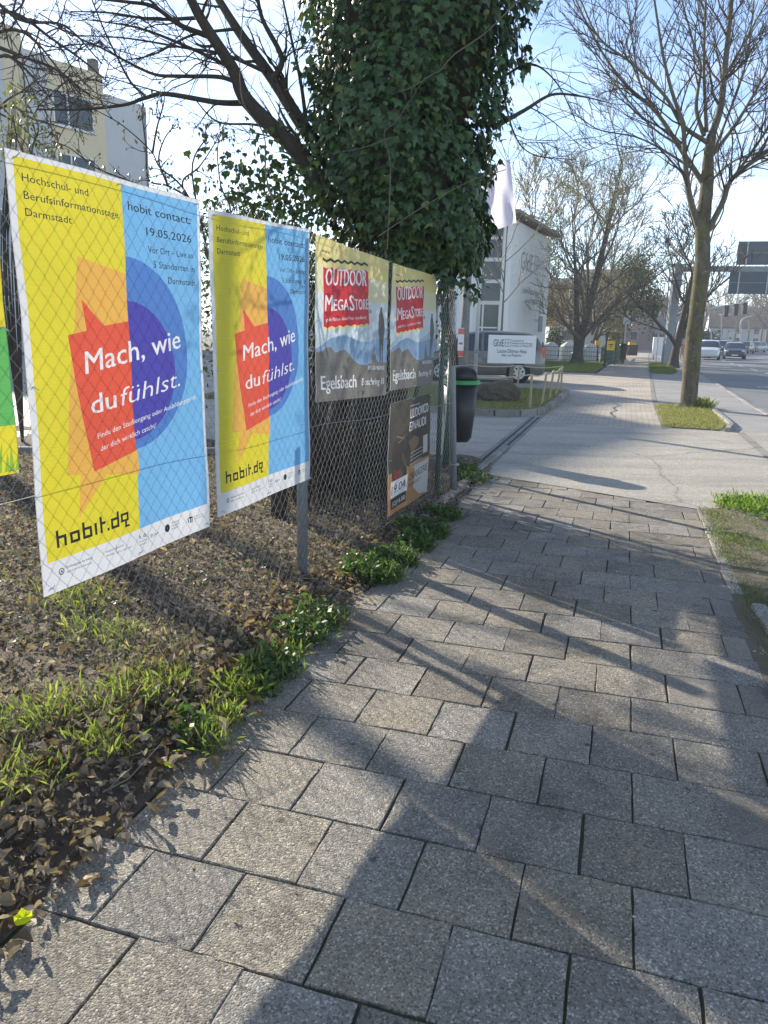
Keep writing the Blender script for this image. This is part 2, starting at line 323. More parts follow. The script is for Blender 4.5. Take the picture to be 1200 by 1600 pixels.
class MB:
    def __init__(s): s.V = []; s.F = []; s.M = []
    def add(s, V, F, m=0):
        n = len(s.V); s.V += [tuple(v) for v in V]
        for f in F: s.F.append([i + n for i in f]); s.M.append(m)
        return s
    def box(s, c, sz, rot=None, m=0, bev=0):
        c = Vector(c); h = Vector(sz) / 2
        P = [Vector((x * h.x, y * h.y, z * h.z)) for z in (-1, 1) for x, y in ((-1, -1), (1, -1), (1, 1), (-1, 1))]
        if rot is not None: P = [rot @ p for p in P]
        return s.add([c + p for p in P], [(3, 2, 1, 0), (4, 5, 6, 7), (0, 1, 5, 4), (1, 2, 6, 5), (2, 3, 7, 6), (3, 0, 4, 7)], m)
    def tube(s, pts, rad, k=8, m=0, cap=True):
        pts = [Vector(p) for p in pts]
        if not isinstance(rad, (list, tuple)): rad = [rad] * len(pts)
        V = []; prev = None
        for i, p in enumerate(pts):
            d = (pts[min(i + 1, len(pts) - 1)] - pts[max(i - 1, 0)]).normalized()
            ref = Vector((0, 0, 1)) if abs(d.z) < .9 else Vector((1, 0, 0))
            if prev is None: a = d.cross(ref).normalized()
            else:
                a = (prev - d * prev.dot(d)); a = a.normalized() if a.length > 1e-6 else d.cross(ref).normalized()
            prev = a; b = d.cross(a)
            for j in range(k):
                t = 2 * math.pi * j / k; V.append(p + (a * math.cos(t) + b * math.sin(t)) * rad[i])
        F = []
        for i in range(len(pts) - 1):
            for j in range(k):
                F.append((i * k + j, i * k + (j + 1) % k, (i + 1) * k + (j + 1) % k, (i + 1) * k + j))
        if cap: F.append(tuple(range(k - 1, -1, -1))); F.append(tuple((len(pts) - 1) * k + j for j in range(k)))
        return s.add(V, F, m)
    def lathe(s, c, prof, k=20, m=0, axis='Z', sx=1, sy=1, cap=True):
        """prof: list of (radius, height)"""
        V = []; c = Vector(c)
        for r, h in prof:
            for j in range(k):
                t = 2 * math.pi * j / k; x, y = r * math.cos(t) * sx, r * math.sin(t) * sy
                V.append(c + (Vector((x, y, h)) if axis == 'Z' else Vector((x, h, y)) if axis == 'Y' else Vector((h, x, y))))
        F = []
        for i in range(len(prof) - 1):
            for j in range(k): F.append((i * k + j, i * k + (j + 1) % k, (i + 1) * k + (j + 1) % k, (i + 1) * k + j))
        if cap: F.append(tuple(range(k - 1, -1, -1))); F.append(tuple((len(prof) - 1) * k + j for j in range(k)))
        return s.add(V, F, m)
    def prism(s, poly, a, b, m=0):
        """poly: list of world points (one face); extruded by vector a->b offset"""
        n = len(poly); V = [Vector(p) + Vector(a) for p in poly] + [Vector(p) + Vector(b) for p in poly]
        F = [tuple(range(n - 1, -1, -1)), tuple(range(n, 2 * n))] + [(i, (i + 1) % n, n + (i + 1) % n, n + i) for i in range(n)]
        return s.add(V, F, m)
    def build(s, name, mats, parent=None, smooth=False, local=False):
        fm = s.M if isinstance(mats, (list, tuple)) else None
        V = s.V
        if local and parent is not None:
            off = wloc(parent); V = [Vector(v) + off for v in V]
        return mesh_np(name, V, s.F, mats, parent, smooth, fm=fm)
def tag(o, label=None, cat=None, group=None, kind=None):
    if label: o['label'] = label
    if cat: o['category'] = cat
    if group: o['group'] = group
    if kind: o['kind'] = kind
    return o
def thing(name, label, cat, loc=(0, 0, 0), group=None, rz=0):
    o = bpy.data.objects.new(name, None); C.objects.link(o); o.location = loc; o.rotation_euler = (0, 0, rz); o.empty_display_size = .1
    return tag(o, label, cat, group)
def copy_tree(o, parent=None):
    c = o.copy(); C.objects.link(c)
    if parent is not None: c.parent = parent
    for ch in list(o.children): copy_tree(ch, c)
    return c
def struct(o): o['kind'] = 'structure'; return o
def sheet(name, pts, mat, z=0.0, sub=None):
    """flat polygon sheet from (u,v) points (or Vectors)"""
    P = [(SB(*p) if not isinstance(p, Vector) else p) for p in pts]
    return struct(mesh_np(name, [(p.x, p.y, z) for p in P], [list(range(len(P)))], mat))
def strip(name, u0, u1, v0, v1, mat, z, step=4.0):
    us = list(np.arange(u0, u1, step)) + [u1]; V = []; F = []
    for i, u in enumerate(us):
        a = v0(u) if callable(v0) else v0; b = v1(u) if callable(v1) else v1
        V += [SB(u, a, z), SB(u, b, z)]
        if i: F.append([2 * i - 2, 2 * i - 1, 2 * i + 1, 2 * i])
    return struct(mesh_np(name, V, F, mat))

def rand_rot(n, up=None, tilt=1.0):
    """random rotation matrices: z axis near 'up' (n,3) with spread 'tilt'"""
    if up is None: up = np.tile([0, 0, 1.0], (n, 1))
    z = up + RNG.normal(0, tilt, (n, 3)) * .6; z /= np.linalg.norm(z, axis=1, keepdims=True) + 1e-9
    a = RNG.normal(0, 1, (n, 3)); x = np.cross(a, z); x /= np.linalg.norm(x, axis=1, keepdims=True) + 1e-9
    y = np.cross(z, x); return np.stack([x, y, z], axis=2)
def scatter(T, F, P, Rm, Sz):
    T = np.asarray(T, float); F = np.asarray(F); n = len(P)
    V = np.einsum('nij,nkj->nki', Rm, T[None] * Sz.reshape(-1, 1, 1) if Sz.ndim == 1 else T[None] * Sz[:, None, :]) + P[:, None, :]
    Fa = (F[None] + (np.arange(n) * len(T))[:, None, None]).reshape(-1, F.shape[1])
    return V.reshape(-1, 3), Fa
def rep_col(cols, k): return np.repeat(cols, k, axis=0)
DRY_T = [(0, 0, .0), (-.30, .18, .16), (-.42, .48, .30), (-.26, .82, .26), (.04, 1.18, -.02), (.34, .78, .14), (.40, .45, .26), (.24, .16, .12), (.02, .34, -.02), (-.02, .74, .04)]
DRY_F = [(0, 8, 1), (1, 8, 2), (2, 8, 9), (2, 9, 3), (3, 9, 4), (4, 9, 5), (5, 9, 6), (6, 9, 8), (6, 8, 7), (7, 8, 0)]
IVY_T = [(0, 0, 0), (-.42, .02, -.05), (-.50, .42, -.10), (-.2, .55, -.03), (0, 1.05, -.12), (.2, .55, -.03), (.50, .42, -.10), (.42, .02, -.05), (0, .45, .04)]
IVY_F = [(8, 0, 1), (8, 1, 2), (8, 2, 3), (8, 3, 4), (8, 4, 5), (8, 5, 6), (8, 6, 7), (8, 7, 0)]
LEAF_T = [(0, 0, 0), (-.25, .4, -.04), (.25, .4, -.04), (0, 1, -.12)]
LEAF_F = [(0, 2, 1), (1, 2, 3)]

def text_tris(body, size=1.0, bold=0.0, sx=1.0, shear=0.0, align='LEFT', spacing=1.0, res=2):
    """glyph triangles [(x,y)*3] with cap height == size"""
    cu = bpy.data.curves.new('lettering', 'FONT'); cu.body = body; cu.size = 1; cu.offset = bold; cu.resolution_u = res
    cu.align_x = align; cu.shear = shear; cu.space_character = spacing
    o = bpy.data.objects.new('lettering', cu); C.objects.link(o)
    me = bpy.data.meshes.new_from_object(o.evaluated_get(bpy.context.evaluated_depsgraph_get()))
    me.calc_loop_triangles()
    k = size / .73
    T = [[(me.vertices[i].co.x * k * sx, me.vertices[i].co.y * k) for i in lt.vertices] for lt in me.loop_triangles]
    bpy.data.objects.remove(o); bpy.data.curves.remove(cu); bpy.data.meshes.remove(me)
    return T
def fit_text(body, x0, x1, y, cap, rise=0.0, bold=0.0, shear=0.0, res=2, sx=None):
    """text whose ink spans x0..x1, baseline y (+rise over the width)"""
    T = text_tris(body, cap, bold, 1, shear, res=res); xs = [p[0] for t in T for p in t]; a, b = min(xs), max(xs)
    k = (x1 - x0) / max(b - a, 1e-6)
    return [[(x0 + (px - a) * k, y + py + rise * (px - a) / (b - a)) for px, py in t] for t in T]
def planar(layers, W, H):
    """layers: list of (list of polygons, material index), later ones on top.
    Returns 2D verts, faces, material per face: one sheet with no overlaps."""
    V = []; Fi = []; own = []
    for li, (polys, mi) in enumerate(layers):
        for p in polys:
            if len(p) < 3: continue
            ar = sum(p[i][0] * p[(i + 1) % len(p)][1] - p[(i + 1) % len(p)][0] * p[i][1] for i in range(len(p)))
            if abs(ar) < 1e-9: continue
            q = p if ar > 0 else p[::-1]
            n = len(V); V += [Vector((min(max(x, 0), W), min(max(y, 0), H))) for x, y in q]
            Fi.append(list(range(n, n + len(q)))); own.append((li, mi))
    ed = {tuple(sorted((f[i], f[(i + 1) % len(f)]))) for f in Fi for i in range(len(f))}
    r = delaunay_2d_cdt(V, list(ed), [], 0, 1e-6)
    vs = np.array([(v.x, v.y) for v in r[0]]); F = [list(f) for f in r[2]]
    cen = np.array([vs[f].mean(0) for f in F]); m = np.zeros(len(F), int)
    order = np.argsort(cen[:, 0]); cx = cen[order, 0]; cy = cen[order, 1]; mm = np.zeros(len(F), int)
    for f, (li, mi) in zip(Fi, own):
        P = [V[i] for i in f]; xa = min(p.x for p in P); xb = max(p.x for p in P); a, b = np.searchsorted(cx, (xa, xb)); X = cx[a:b]; Y = cy[a:b]
        ins = np.zeros(len(X), bool)
        for i in range(len(P)):
            p, q = P[i], P[(i + 1) % len(P)]
            if p.y == q.y: continue
            ins ^= ((p.y > Y) != (q.y > Y)) & (X < (q.x - p.x) * (Y - p.y) / (q.y - p.y) + p.x)
        mm[a:b][ins] = mi
    m[order] = mm
    return [(float(x), float(y)) for x, y in vs], F, m
def rect(x0, y0, x1, y1): return [(x0, y0), (x1, y0), (x1, y1), (x0, y1)]
def disc(cx, cy, rx, ry, a0=0, a1=360, n=40):
    return [(cx + rx * math.cos(R(a0 + (a1 - a0) * i / n)), cy + ry * math.sin(R(a0 + (a1 - a0) * i / n))) for i in range(n + (a1 - a0 < 360))]

# ================================================================ SETTING: ground sheets
g = mesh_np('ground', [(-740, -35, -.24), (740, -35, -.24), (740, 1340, -.24), (-740, 1340, -.24)], [[0, 1, 2, 3]], M['far_ground']); struct(g)
KV = 3.0                                                              # kerb line of the road
struct(sheet('parking_lot', [Vector(p) for p in ((-60, 11.5, 0), (-4.8, 11.5, 0), (-2.2, 60, 0), (-60, 60, 0))], M['lot'], -.012))
sheet('driveway', [(8.35, -2.2), (8.35, -30), (34, -30), (34, -1.45), (13.8, -1.45), (13.8, -1.42), (8.35, -1.42)], M['concrete'], 0.0)
sheet('driveway_crossing', [(8.2, -1.42), (7.2, .78), (7.0, 1.3), (6.6, 2.6), (6.7, KV - .12), (13.9, KV - .12), (13.75, 1.9), (13.7, -1.42)], M['lane_asphalt'], .004)
strip('cycle_path', 13.7, 160, .72, KV - .12, M['asphalt'], 0.0)
strip('grass_strip', 34, 46, -14, -1.5, M['grassbed'], .03, 2)
m, t, b, out = base('small_pavers')       # pavers too small to see singly at that distance
tcn = nd(t, 'ShaderNodeTexCoord'); mpn = nd(t, 'ShaderNodeMapping'); mpn.inputs['Rotation'].default_value = (0, 0, TH); t.links.new(tcn.outputs['Object'], mpn.inputs[0])
bk = nd(t, 'ShaderNodeTexBrick'); bk.inputs['Scale'].default_value = 1; bk.inputs['Brick Width'].default_value = .2; bk.inputs['Row Height'].default_value = .1; bk.inputs['Mortar Size'].default_value = .006
bk.inputs['Color1'].default_value = (.46, .40, .32, 1); bk.inputs['Color2'].default_value = (.36, .32, .27, 1); bk.inputs['Mortar'].default_value = (.18, .16, .13, 1)
t.links.new(mpn.outputs[0], bk.inputs[0]); nn = noise(t, tcn.outputs['Object'], .8, 6, .6)
t.links.new(mixc(t, 1.0, bk.outputs[0], ramp(t, nn.outputs['Fac'], [(.35, (.75, .75, .75)), (.65, (1.15, 1.15, 1.15))]).outputs[0], 'MULTIPLY'), b.inputs['Base Color'])
b.inputs['Roughness'].default_value = .85; bpn = nd(t, 'ShaderNodeBump'); bpn.inputs['Distance'].default_value = .004; t.links.new(bk.outputs['Fac'], bpn.inputs['Height']); bpn.invert = True; t.links.new(bpn.outputs[0], b.inputs['Normal'])
M['pavers'] = MATS['small_pavers']
strip('far_sidewalk', 13.71, 150, -1.42, .70, M['pavers'], .003)
strip('road', -6, 400, KV, 26, M['road'], -.10)
# lane dashes, edge lines
mb = MB()
for u in np.arange(22, 150, 6.0):
    if u < 200: mb.add([SB(u, 6.25, -.094), SB(u, 6.4, -.094), SB(u + 3, 6.4, -.094), SB(u + 3, 6.25, -.094)], [(0, 1, 2, 3)])
o = mb.build('lane_dashes', M['marking']); struct(o)
mb = MB()
for u in range(20, 78, 3): mb.add([SB(u, 10.3, -.094), SB(u, 10.42, -.094), SB(u + 1.5, 10.42, -.094), SB(u + 1.5, 10.3, -.094)], [(0, 1, 2, 3)])
mb.add([SB(52, 3.4, -.093), SB(52, 10.2, -.093), SB(52.5, 10.2, -.093), SB(52.5, 3.4, -.093)], [(0, 1, 2, 3)])
o = mb.build('edge_lines', M['marking']); struct(o)
# bicycle symbol and arrow painted on the near lane
mb = MB()
for (u0, v0, u1, v1) in ((29.4, 4.3, 29.7, 5.6), (29.9, 4.3, 30.1, 4.8), (29.9, 5.1, 30.2, 5.6), (30.3, 4.6, 30.5, 5.3), (30.7, 4.9, 30.9, 5.5)):
    mb.add([SB(u0, v0, -.093), SB(u0, v1, -.093), SB(u1, v1, -.093), SB(u1, v0, -.093)], [(0, 1, 2, 3)])
struct(mb.build('lane_symbol', M['marking']))
# a line of pale edging stones between footway and asphalt, beyond the crossing
strip('edging_strip', 13.72, 100, .70, .80, M['kerb'], .008)
strip('concrete_strip', 6.5, 13.7, 1.86, 1.98, M['kerb'], .010)

# road kerb: one stone per metre
def stone_mesh(L, W_, H_, j=.004, bev=.008):
    x, y = L / 2 - .004, W_ / 2; P = []
    for z, e in ((-H_, 0), (-bev, 0), (0, bev)):
        for sx_, sy_ in ((-1, -1), (1, -1), (1, 1), (-1, 1)):
            P.append((sx_ * (x - e) + random.uniform(-j, j) * .5, sy_ * (y - e) + random.uniform(-j, j) * .5, z + (random.uniform(-j, j) * .4 if z == 0 else 0)))
    F = []
    for l in range(2):
        for i in range(4): F.append([l * 4 + i, l * 4 + (i + 1) % 4, l * 4 + 4 + (i + 1) % 4, l * 4 + 4 + i])
    F.append([8, 9, 10, 11])
    return P, F
def mesh_only(name, P, F, mat):
    o = mesh_np(name, P, F, mat); me = o.data; bpy.data.objects.remove(o); return me
kerb_root = thing('road_kerb', 'pale concrete kerb along the near edge of the road', 'kerb', SB(12, KV - .06, 0)); kerb_root['kind'] = 'structure'; del kerb_root['label']; del kerb_root['category']
kms = [mesh_only('kerb_stone', *stone_mesh(1.0, .12, .2), M['kerb']) for _ in range(3)]
def place_piece(name, me, P, yaw, parent, tilt=(0, 0)):
    o = bpy.data.objects.new(name, me); C.objects.link(o); o.parent = parent
    o.location = Vector(P) - wloc(parent); o.rotation_euler = (tilt[0], tilt[1], yaw); return o
for i in range(75):
    u = 5 + i; p = SB(u + .5, KV - .06, .012 + random.uniform(-.004, .004)); q = SB(u + 1.5, KV - .06, 0); d = q - p
    place_piece('kerb_stone', kms[i % 3], p, math.atan2(d.y, d.x), kerb_root)

# ---------------------------------------------------------------- sidewalk of slabs
bed = mesh_np('pavement_bed', [S(-.5, -1.62, -.0095), S(-.5, 1.0, -.0095), S(7.3, .9, -.0095), S(8.35, -1.6, -.0095)], [[0, 1, 2, 3]], M['joint']); struct(bed)
walk = bpy.data.objects.new('sidewalk', None); C.objects.link(walk); walk.location = S(0, 0, 0); struct(walk)
def slab_mesh(L, W_, mat, n=5):
    """L along the street, W_ across; chipped uneven rim round an almost flat top"""
    j = .003; hx, hy = L / 2 - .0032, W_ / 2 - .0032; ring = []
    per = []
    for i in range(n): per.append((-1 + 2 * i / n, -1))
    for i in range(n): per.append((1, -1 + 2 * i / n))
    for i in range(n): per.append((1 - 2 * i / n, 1))
    for i in range(n): per.append((-1, 1 - 2 * i / n))
    V = []; k = len(per)
    for e, z in ((0, -.05), (.0, -.0035), (.0025, 0.0)):
        for a, b2 in per:
            chip = random.uniform(0, .010) if (random.random() < .16 and z == 0) else 0
            V.append((a * (hx - e - chip) + random.uniform(-j, j) * .6, b2 * (hy - e - chip) + random.uniform(-j, j) * .6, z - chip * .6 + random.uniform(-1, 1) * .0003))
    F = []
    for l in range(2):
        for i in range(k): F.append([l * k + i, l * k + (i + 1) % k, (l + 1) * k + (i + 1) % k, (l + 1) * k + i])
    F.append([2 * k + i for i in range(k)])
    return mesh_only('slab', V, F, mat)
full = [slab_mesh(.3, .3, M['slab']) for _ in range(6)]; half_ = [slab_mesh(.3, .15, M['slab_smooth']) for _ in range(3)]
smooth_full = [slab_mesh(.3, .3, M['slab_smooth']) for _ in range(2)]
cnt = 0
YAW = math.atan2(SU[1], SU[0])
for k in range(-3, 24):
    u = 1.36 + .3 * k + .15
    vmin = -1.38 if k % 2 else -1.53
    vmax = .72
    v = -1.50 if k % 2 == 0 else -1.35
    cols_ = []
    while v < vmax - .02:
        wv = min(.3, vmax - v)
        if wv < .1: break
        cols_.append((v + wv / 2, wv)); v += .3
    for cv, wv in cols_:
        if u > 8.3 - (cv + 1.4) * .44: continue
        is_half = wv < .25
        me = random.choice(half_) if is_half else (random.choice(smooth_full) if (cv > .42 and random.random() < .2) else random.choice(full))
        p = S(u + random.uniform(-.003, .003), cv + random.uniform(-.003, .003), random.uniform(-.0008, .0008))
        o = place_piece('slab', me, p, YAW + R(random.uniform(-.6, .6)) + (math.pi if random.random() < .5 else 0), walk, (random.uniform(-.002, .002), random.uniform(-.002, .002)))
        if is_half: o.scale = (1, wv / .15 * .98, 1)
        cnt += 1

# left edge kerb between the hedge bed and the crossing, then drain and island kerb
lk = thing('edging_kerb', None, None, S(7.5, -1.5)); struct(lk)
kme = [mesh_only('kerb_stone', *stone_mesh(.5, .08, .2), M['kerb']) for _ in range(3)]
for i in range(9):
    a = S(6.1 + .5 * i, -1.47, .05 - .002 * i); place_piece('kerb_stone', random.choice(kme), a, YAW + R(random.uniform(-1, 1)), lk)
rk = thing('verge_kerb', None, None, S(5, .8)); struct(rk)
for i in range(5):
    place_piece('kerb_stone', random.choice(kme), S(5.05 + .5 * i, .77, .004), YAW + R(random.uniform(-1.5, 1.5)), rk, (0, random.uniform(-.01, .01)))
lo = mesh_np('kerb_block', *[[(p[0] * .9, p[1], p[2]) for p in stone_mesh(.5, .08, .1)[0]], stone_mesh(.5, .08, .1)[1]], M['kerb'])
lo.location = S(4.35, .86, .035); lo.rotation_euler = (0, .02, YAW + R(2)); tag(lo, 'loose tilted kerb stone lying in the dirt at the right pavement edge', 'kerb stone')
# drain channel across the driveway mouth
dr = thing('drain_channel', None, None, S(9.2, -1.5)); struct(dr)
mb = MB()
for vv in (-1.62, -1.52, -1.42): mb.add([S(8.4, vv - .03, .006), S(8.4, vv + .03, .006), S(14.6, vv + .03, .006), S(14.6, vv - .03, .006)], [(0, 1, 2, 3)])
mb.build('channel_edge', M['kerb'], dr)
mb = MB(); 
for vv in (-1.57, -1.47): mb.add([S(8.4, vv - .018, .007), S(8.4, vv + .018, .007), S(14.6, vv + .018, .007), S(14.6, vv - .018, .007)], [(0, 1, 2, 3)])
mb.build('channel_slot', M['rubber'], dr)
# ---------------------------------------------------------------- island with the sign
isl = [(14.75, -1.75), (14.45, -2.2), (14.5, -3.3), (14.9, -9), (21.6, -9), (21.4, -2.9), (21.3, -1.55), (20.9, -1.42), (16, -1.5), (15.1, -1.58)]
mb = MB(); mb.prism([S(u, v) for u, v in isl], (0, 0, .0), (0, 0, .09)); struct(mb.build('grass_island', M['grassbed']))
ik = thing('island_kerb', None, None, S(15, -1.5)); struct(ik)
pts = [(14.5, -3.6), (14.42, -2.9), (14.42, -2.3), (14.62, -1.86), (14.95, -1.6), (15.5, -1.49), (16.3, -1.46)] + [(17.1 + .8 * i, -1.44 + .0 * i) for i in range(6)]
for i in range(len(pts) - 1):
    a = S(*pts[i]); b2 = S(*pts[i + 1]); mb = MB(); d = (b2 - a); nrm = Vector((-d.y, d.x, 0)).normalized() * .06
    mb.prism([a + nrm, a - nrm, b2 - nrm - d.normalized() * .008, b2 + nrm - d.normalized() * .008], (0, 0, 0), (0, 0, .115)); mb.build('kerb_stone', M['kerb'], ik)
# tree pits
def pit(name, poly, z=.02):
    mb = MB(); mb.prism([SB(u, v) for u, v in poly], (0, 0, 0), (0, 0, z)); return struct(mb.build(name, M['grassbed']))
PIT1 = [(13.95, .86), (14.1, .74), (17.9, .74), (18.6, .85), (18.75, 1.55), (17.5, 1.82), (14.6, 1.78), (13.9, 1.6)]
pit('tree_pit_grass_bed', PIT1)
PIT2 = [(35.5, 1.0), (36, .75), (46, .75), (50, .9), (50, 1.9), (37, 1.9), (35.3, 1.6)]
pit('tree_pit_grass_bed', PIT2)
pit('grass_bed', [(54, -.6), (54, -2.4), (75, -2.6), (75, -1.5)], .04)
# edging of first pit
pk = thing('pit_edging', None, None, SB(14, .7)); struct(pk)
for i, (a, b2) in enumerate(zip([(13.8, 1.72), (14.6, 1.88), (15.6, 1.89), (16.6, 1.88)], [(14.55, 1.88), (15.55, 1.89), (16.55, 1.88), (17.5, 1.88)])):
    a = S(*a); b2 = S(*b2); d = b2 - a; nrm = Vector((-d.y, d.x, 0)).normalized() * .035; mb = MB()
    mb.prism([a + nrm, a - nrm, b2 - nrm, b2 + nrm], (0, 0, 0), (0, 0, .07)); mb.build('kerb_stone', M['kerb'], pk)

# ---------------------------------------------------------------- bed behind the fence
def hnoise(x, y, s=1.0, seed=0):
    return (np.sin(x * 2.1 * s + seed) * np.cos(y * 1.7 * s + 1.3 * seed) + .5 * np.sin(x * 5.3 * s + 2 * seed + y * 3.1 * s) + .25 * np.sin(y * 11.7 * s + x * 7.9 * s + seed))
def bed_z(X, Y):
    u = X * SU[0] + Y * SU[1]; v = X * SV[0] + Y * SV[1]
    edge = np.clip((-1.37 - v) / .3, 0, 1)
    return edge * (.05 + .022 * hnoise(X, Y, 1.6, 2)) - .004 * (1 - edge)
def bed_mesh():
    us = np.linspace(-.6, 9.0, 97); vs = -1.36 - np.concatenate([np.linspace(0, 1.5, 26), np.linspace(1.6, 9.0, 50)])
    U, Vv = np.meshgrid(us, vs, indexing='ij'); X = U * SU[0] + Vv * SV[0]; Y = U * SU[1] + Vv * SV[1]
    # bed ends at the parking lane behind
    Z = bed_z(X, Y); n, k = U.shape; V = np.stack([X, Y, Z], -1).reshape(-1, 3)
    i, j = np.meshgrid(np.arange(n - 1), np.arange(k - 1), indexing='ij'); a = (i * k + j).reshape(-1)
    return mesh_np('planting_bed', V, [np.stack([a, a + 1, a + k + 1, a + k], -1)[:, ::-1]], M['soil'], smooth=True)
struct(bed_mesh())
sheet('back_path', [Vector((-12, 9.2, 0)), Vector((-1.2, 9.9, 0)), Vector((-2.6, 13.2, 0)), Vector((-14, 12.0, 0))], M['concrete'], .045)
mb = MB(); mb.box((-5.5, 8.6, .05), (9, .1, .14), Matrix.Rotation(R(6), 3, 'Z')); struct(mb.build('back_kerb', M['kerb']))
# verge right of the sidewalk
def verge():
    us = np.linspace(-.5, 7.25, 70); vs = np.linspace(.715, 5.0, 44)
    U, Vv = np.meshgrid(us, vs, indexing='ij'); U = np.where(U > 7.35 - (Vv - .78) * .45, 7.35 - (Vv - .78) * .45, U)
    X = U * SU[0] + Vv * SV[0]; Y = U * SU[1] + Vv * SV[1]; e = np.clip((Vv - .76) / .25, 0, 1)
    Z = e * (.028 + .014 * hnoise(X, Y, 2.0, 5)) + (1 - e) * -.003; Z = np.where(Vv > KV - .2, -.11, Z); n, k = U.shape
    V = np.stack([X, Y, Z], -1).reshape(-1, 3); i, j = np.meshgrid(np.arange(n - 1), np.arange(k - 1), indexing='ij'); a = (i * k + j).reshape(-1)
    return mesh_np('verge', V, [np.stack([a, a + 1, a + k + 1, a + k], -1)], M['verge_soil'], smooth=True)
struct(verge())

# ================================================================ BUILDINGS
def quad_frame(o_, du, dz=Vector((0, 0, 1))): return o_, du.normalized(), dz
def window(parent, P, D, N, w_, h_, fr=.07, mull=(), bars=(), glass='glass', sill=True, depth=.10):
    """window whose lower left corner is P; D along the wall, N outward; frame proud of the wall, pane recessed in it"""
    D = D.normalized(); N = N.normalized(); Z = Vector((0, 0, 1)); mb = MB()
    def bar(x0, x1, z0, z1): mb.prism([P + D * x0 + Z * z0, P + D * x1 + Z * z0, P + D * x1 + Z * z1, P + D * x0 + Z * z1], N * .001, N * (depth * .7))
    bar(0, fr, 0, h_); bar(w_ - fr, w_, 0, h_); bar(fr, w_ - fr, 0, fr); bar(fr, w_ - fr, h_ - fr, h_)
    for x in mull: bar(x - fr * .45, x + fr * .45, fr, h_ - fr)
    xs = [fr] + list(mull) + [w_ - fr]
    for z in bars:
        for a, b2 in zip(xs[:-1], xs[1:]): bar(a + fr * .45, b2 - fr * .45, z - fr * .4, z + fr * .4)
    f = mb.build('window', M['frame'], parent)
    mb = MB(); mb.prism([P + D * fr + Z * fr, P + D * (w_ - fr) + Z * fr, P + D * (w_ - fr) + Z * (h_ - fr), P + D * fr + Z * (h_ - fr)], N * .0, N * .02)
    mb.build('pane', M[glass], f)
    if sill:
        mb = MB(); mb.prism([P - D * .05 - Z * .05, P + D * (w_ + .05) - Z * .05, P + D * (w_ + .05), P - D * .05], N * .001, N * (depth * 1.5)); mb.build('sill', M['frame'], f)
    return f
Z1 = Vector((0, 0, 1))
# --- care home: front with tall stair window faces us, white wall faces the street
c0 = Vector((5.83, 38.0, 0)); DS = Vector((.40, .916, 0)).normalized(); DF = Vector((-.985, .17, 0)).normalized()
NS = Vector((DS.y, -DS.x, 0)); NF = Vector((DF.y, -DF.x, 0)) * 1.0
if NF.y > 0: NF = -NF
home = thing('care_home', 'white care home with overhanging roof and tall stair window behind the flag', 'building', c0)
mb = MB(); LS, LF, HW = 8.8, 3.4, 6.9
e = [c0, c0 + DS * LS, c0 + DS * LS + DF * LF, c0 + DF * LF]
mb.add([p for p in e] + [e[0] + Z1 * 6.9, e[1] + Z1 * 6.9, e[2] + Z1 * 6.9, e[3] + Z1 * 6.9], [(0, 1, 5, 4), (1, 2, 6, 5), (2, 3, 7, 6), (3, 0, 4, 7), (4, 5, 6, 7)])
mb.build('wall', M['white_wall'], home)
mb = MB(); wa = c0 + DF * 3.405 + DS * .3; mb.prism([wa, wa + DF * 11, wa + DF * 11 + DS * 7, wa + DS * 7], (0, 0, 0), (0, 0, 3.7)); mb.build('side_wing', M['grey_wall'], home)
mb = MB(); mb.prism([wa - DS * .25 + DF * .01, wa + DF * 11.2 - DS * .25, wa + DF * 11.2 + DS * 7.2, wa + DS * 7.2 + DF * .01], (0, 0, 3.71), (0, 0, 3.9)); mb.build('wing_roof', M['steel'], home)
mb = MB(); r0 = c0 - DS * .5 + NS * .45; r1 = c0 + DS * (LS + .5) + NS * .45
mb.add([r0 + Z1 * 7.05, r1 + Z1 * 7.05, r1 + DF * (LF + .8) + Z1 * 7.5, r0 + DF * (LF + .8) + Z1 * 7.5, r0 + Z1 * 7.2, r1 + Z1 * 7.2, r1 + DF * (LF + .8) + Z1 * 7.65, r0 + DF * (LF + .8) + Z1 * 7.65],
       [(3, 2, 1, 0), (4, 5, 6, 7), (0, 1, 5, 4), (1, 2, 6, 5), (2, 3, 7, 6), (3, 0, 4, 7)]); mb.build('roof', M['roof_wood'], home)
# stair window on the front: four panes over a glazed door
for z0, h_ in ((3.05, .95), (4.05, .95), (5.05, .95), (6.0, .75)):
    window(home, c0 + DF * 1.62 + Z1 * z0, -DF, NF, 1.25, h_, .06, glass='glass', sill=False)
window(home, c0 + DF * 1.62 + Z1 * .95, -DF, NF, 1.25, 2.08, .09, mull=(.40,), bars=(.9,), glass='glass_pale', sill=False)
window(home, wa + DF * 2.6 + Z1 * 1.4, -DF, NF, 1.3, 1.5, .08, glass='glass_pale')
for q in range(2): window(home, wa + DF * (5.6 + 3 * q) + Z1 * 1.4, -DF, NF, 1.5, 1.5, .08, mull=(.75,), glass='glass_pale')
mb = MB(); P0 = c0 + DF * 2.5 + NF * .9
for k in range(15): mb.tube([P0 - DF * .17 * k + Z1 * .5, P0 - DF * .17 * k + Z1 * 1.5], .014, 5)
mb.tube([P0 + Z1 * 1.5, P0 - DF * 2.4 + Z1 * 1.5], .03, 6); mb.tube([P0 + Z1 * .5, P0 - DF * 2.4 + Z1 * .5], .02, 6)
mb.tube([P0 + Z1 * 1.5, P0 + DF * .3 + NF * .9 + Z1 * .9, P0 + DF * .5 + NF * 1.2 + Z1 * .1], .03, 6); mb.build('railing', M['steel_pale'], home)
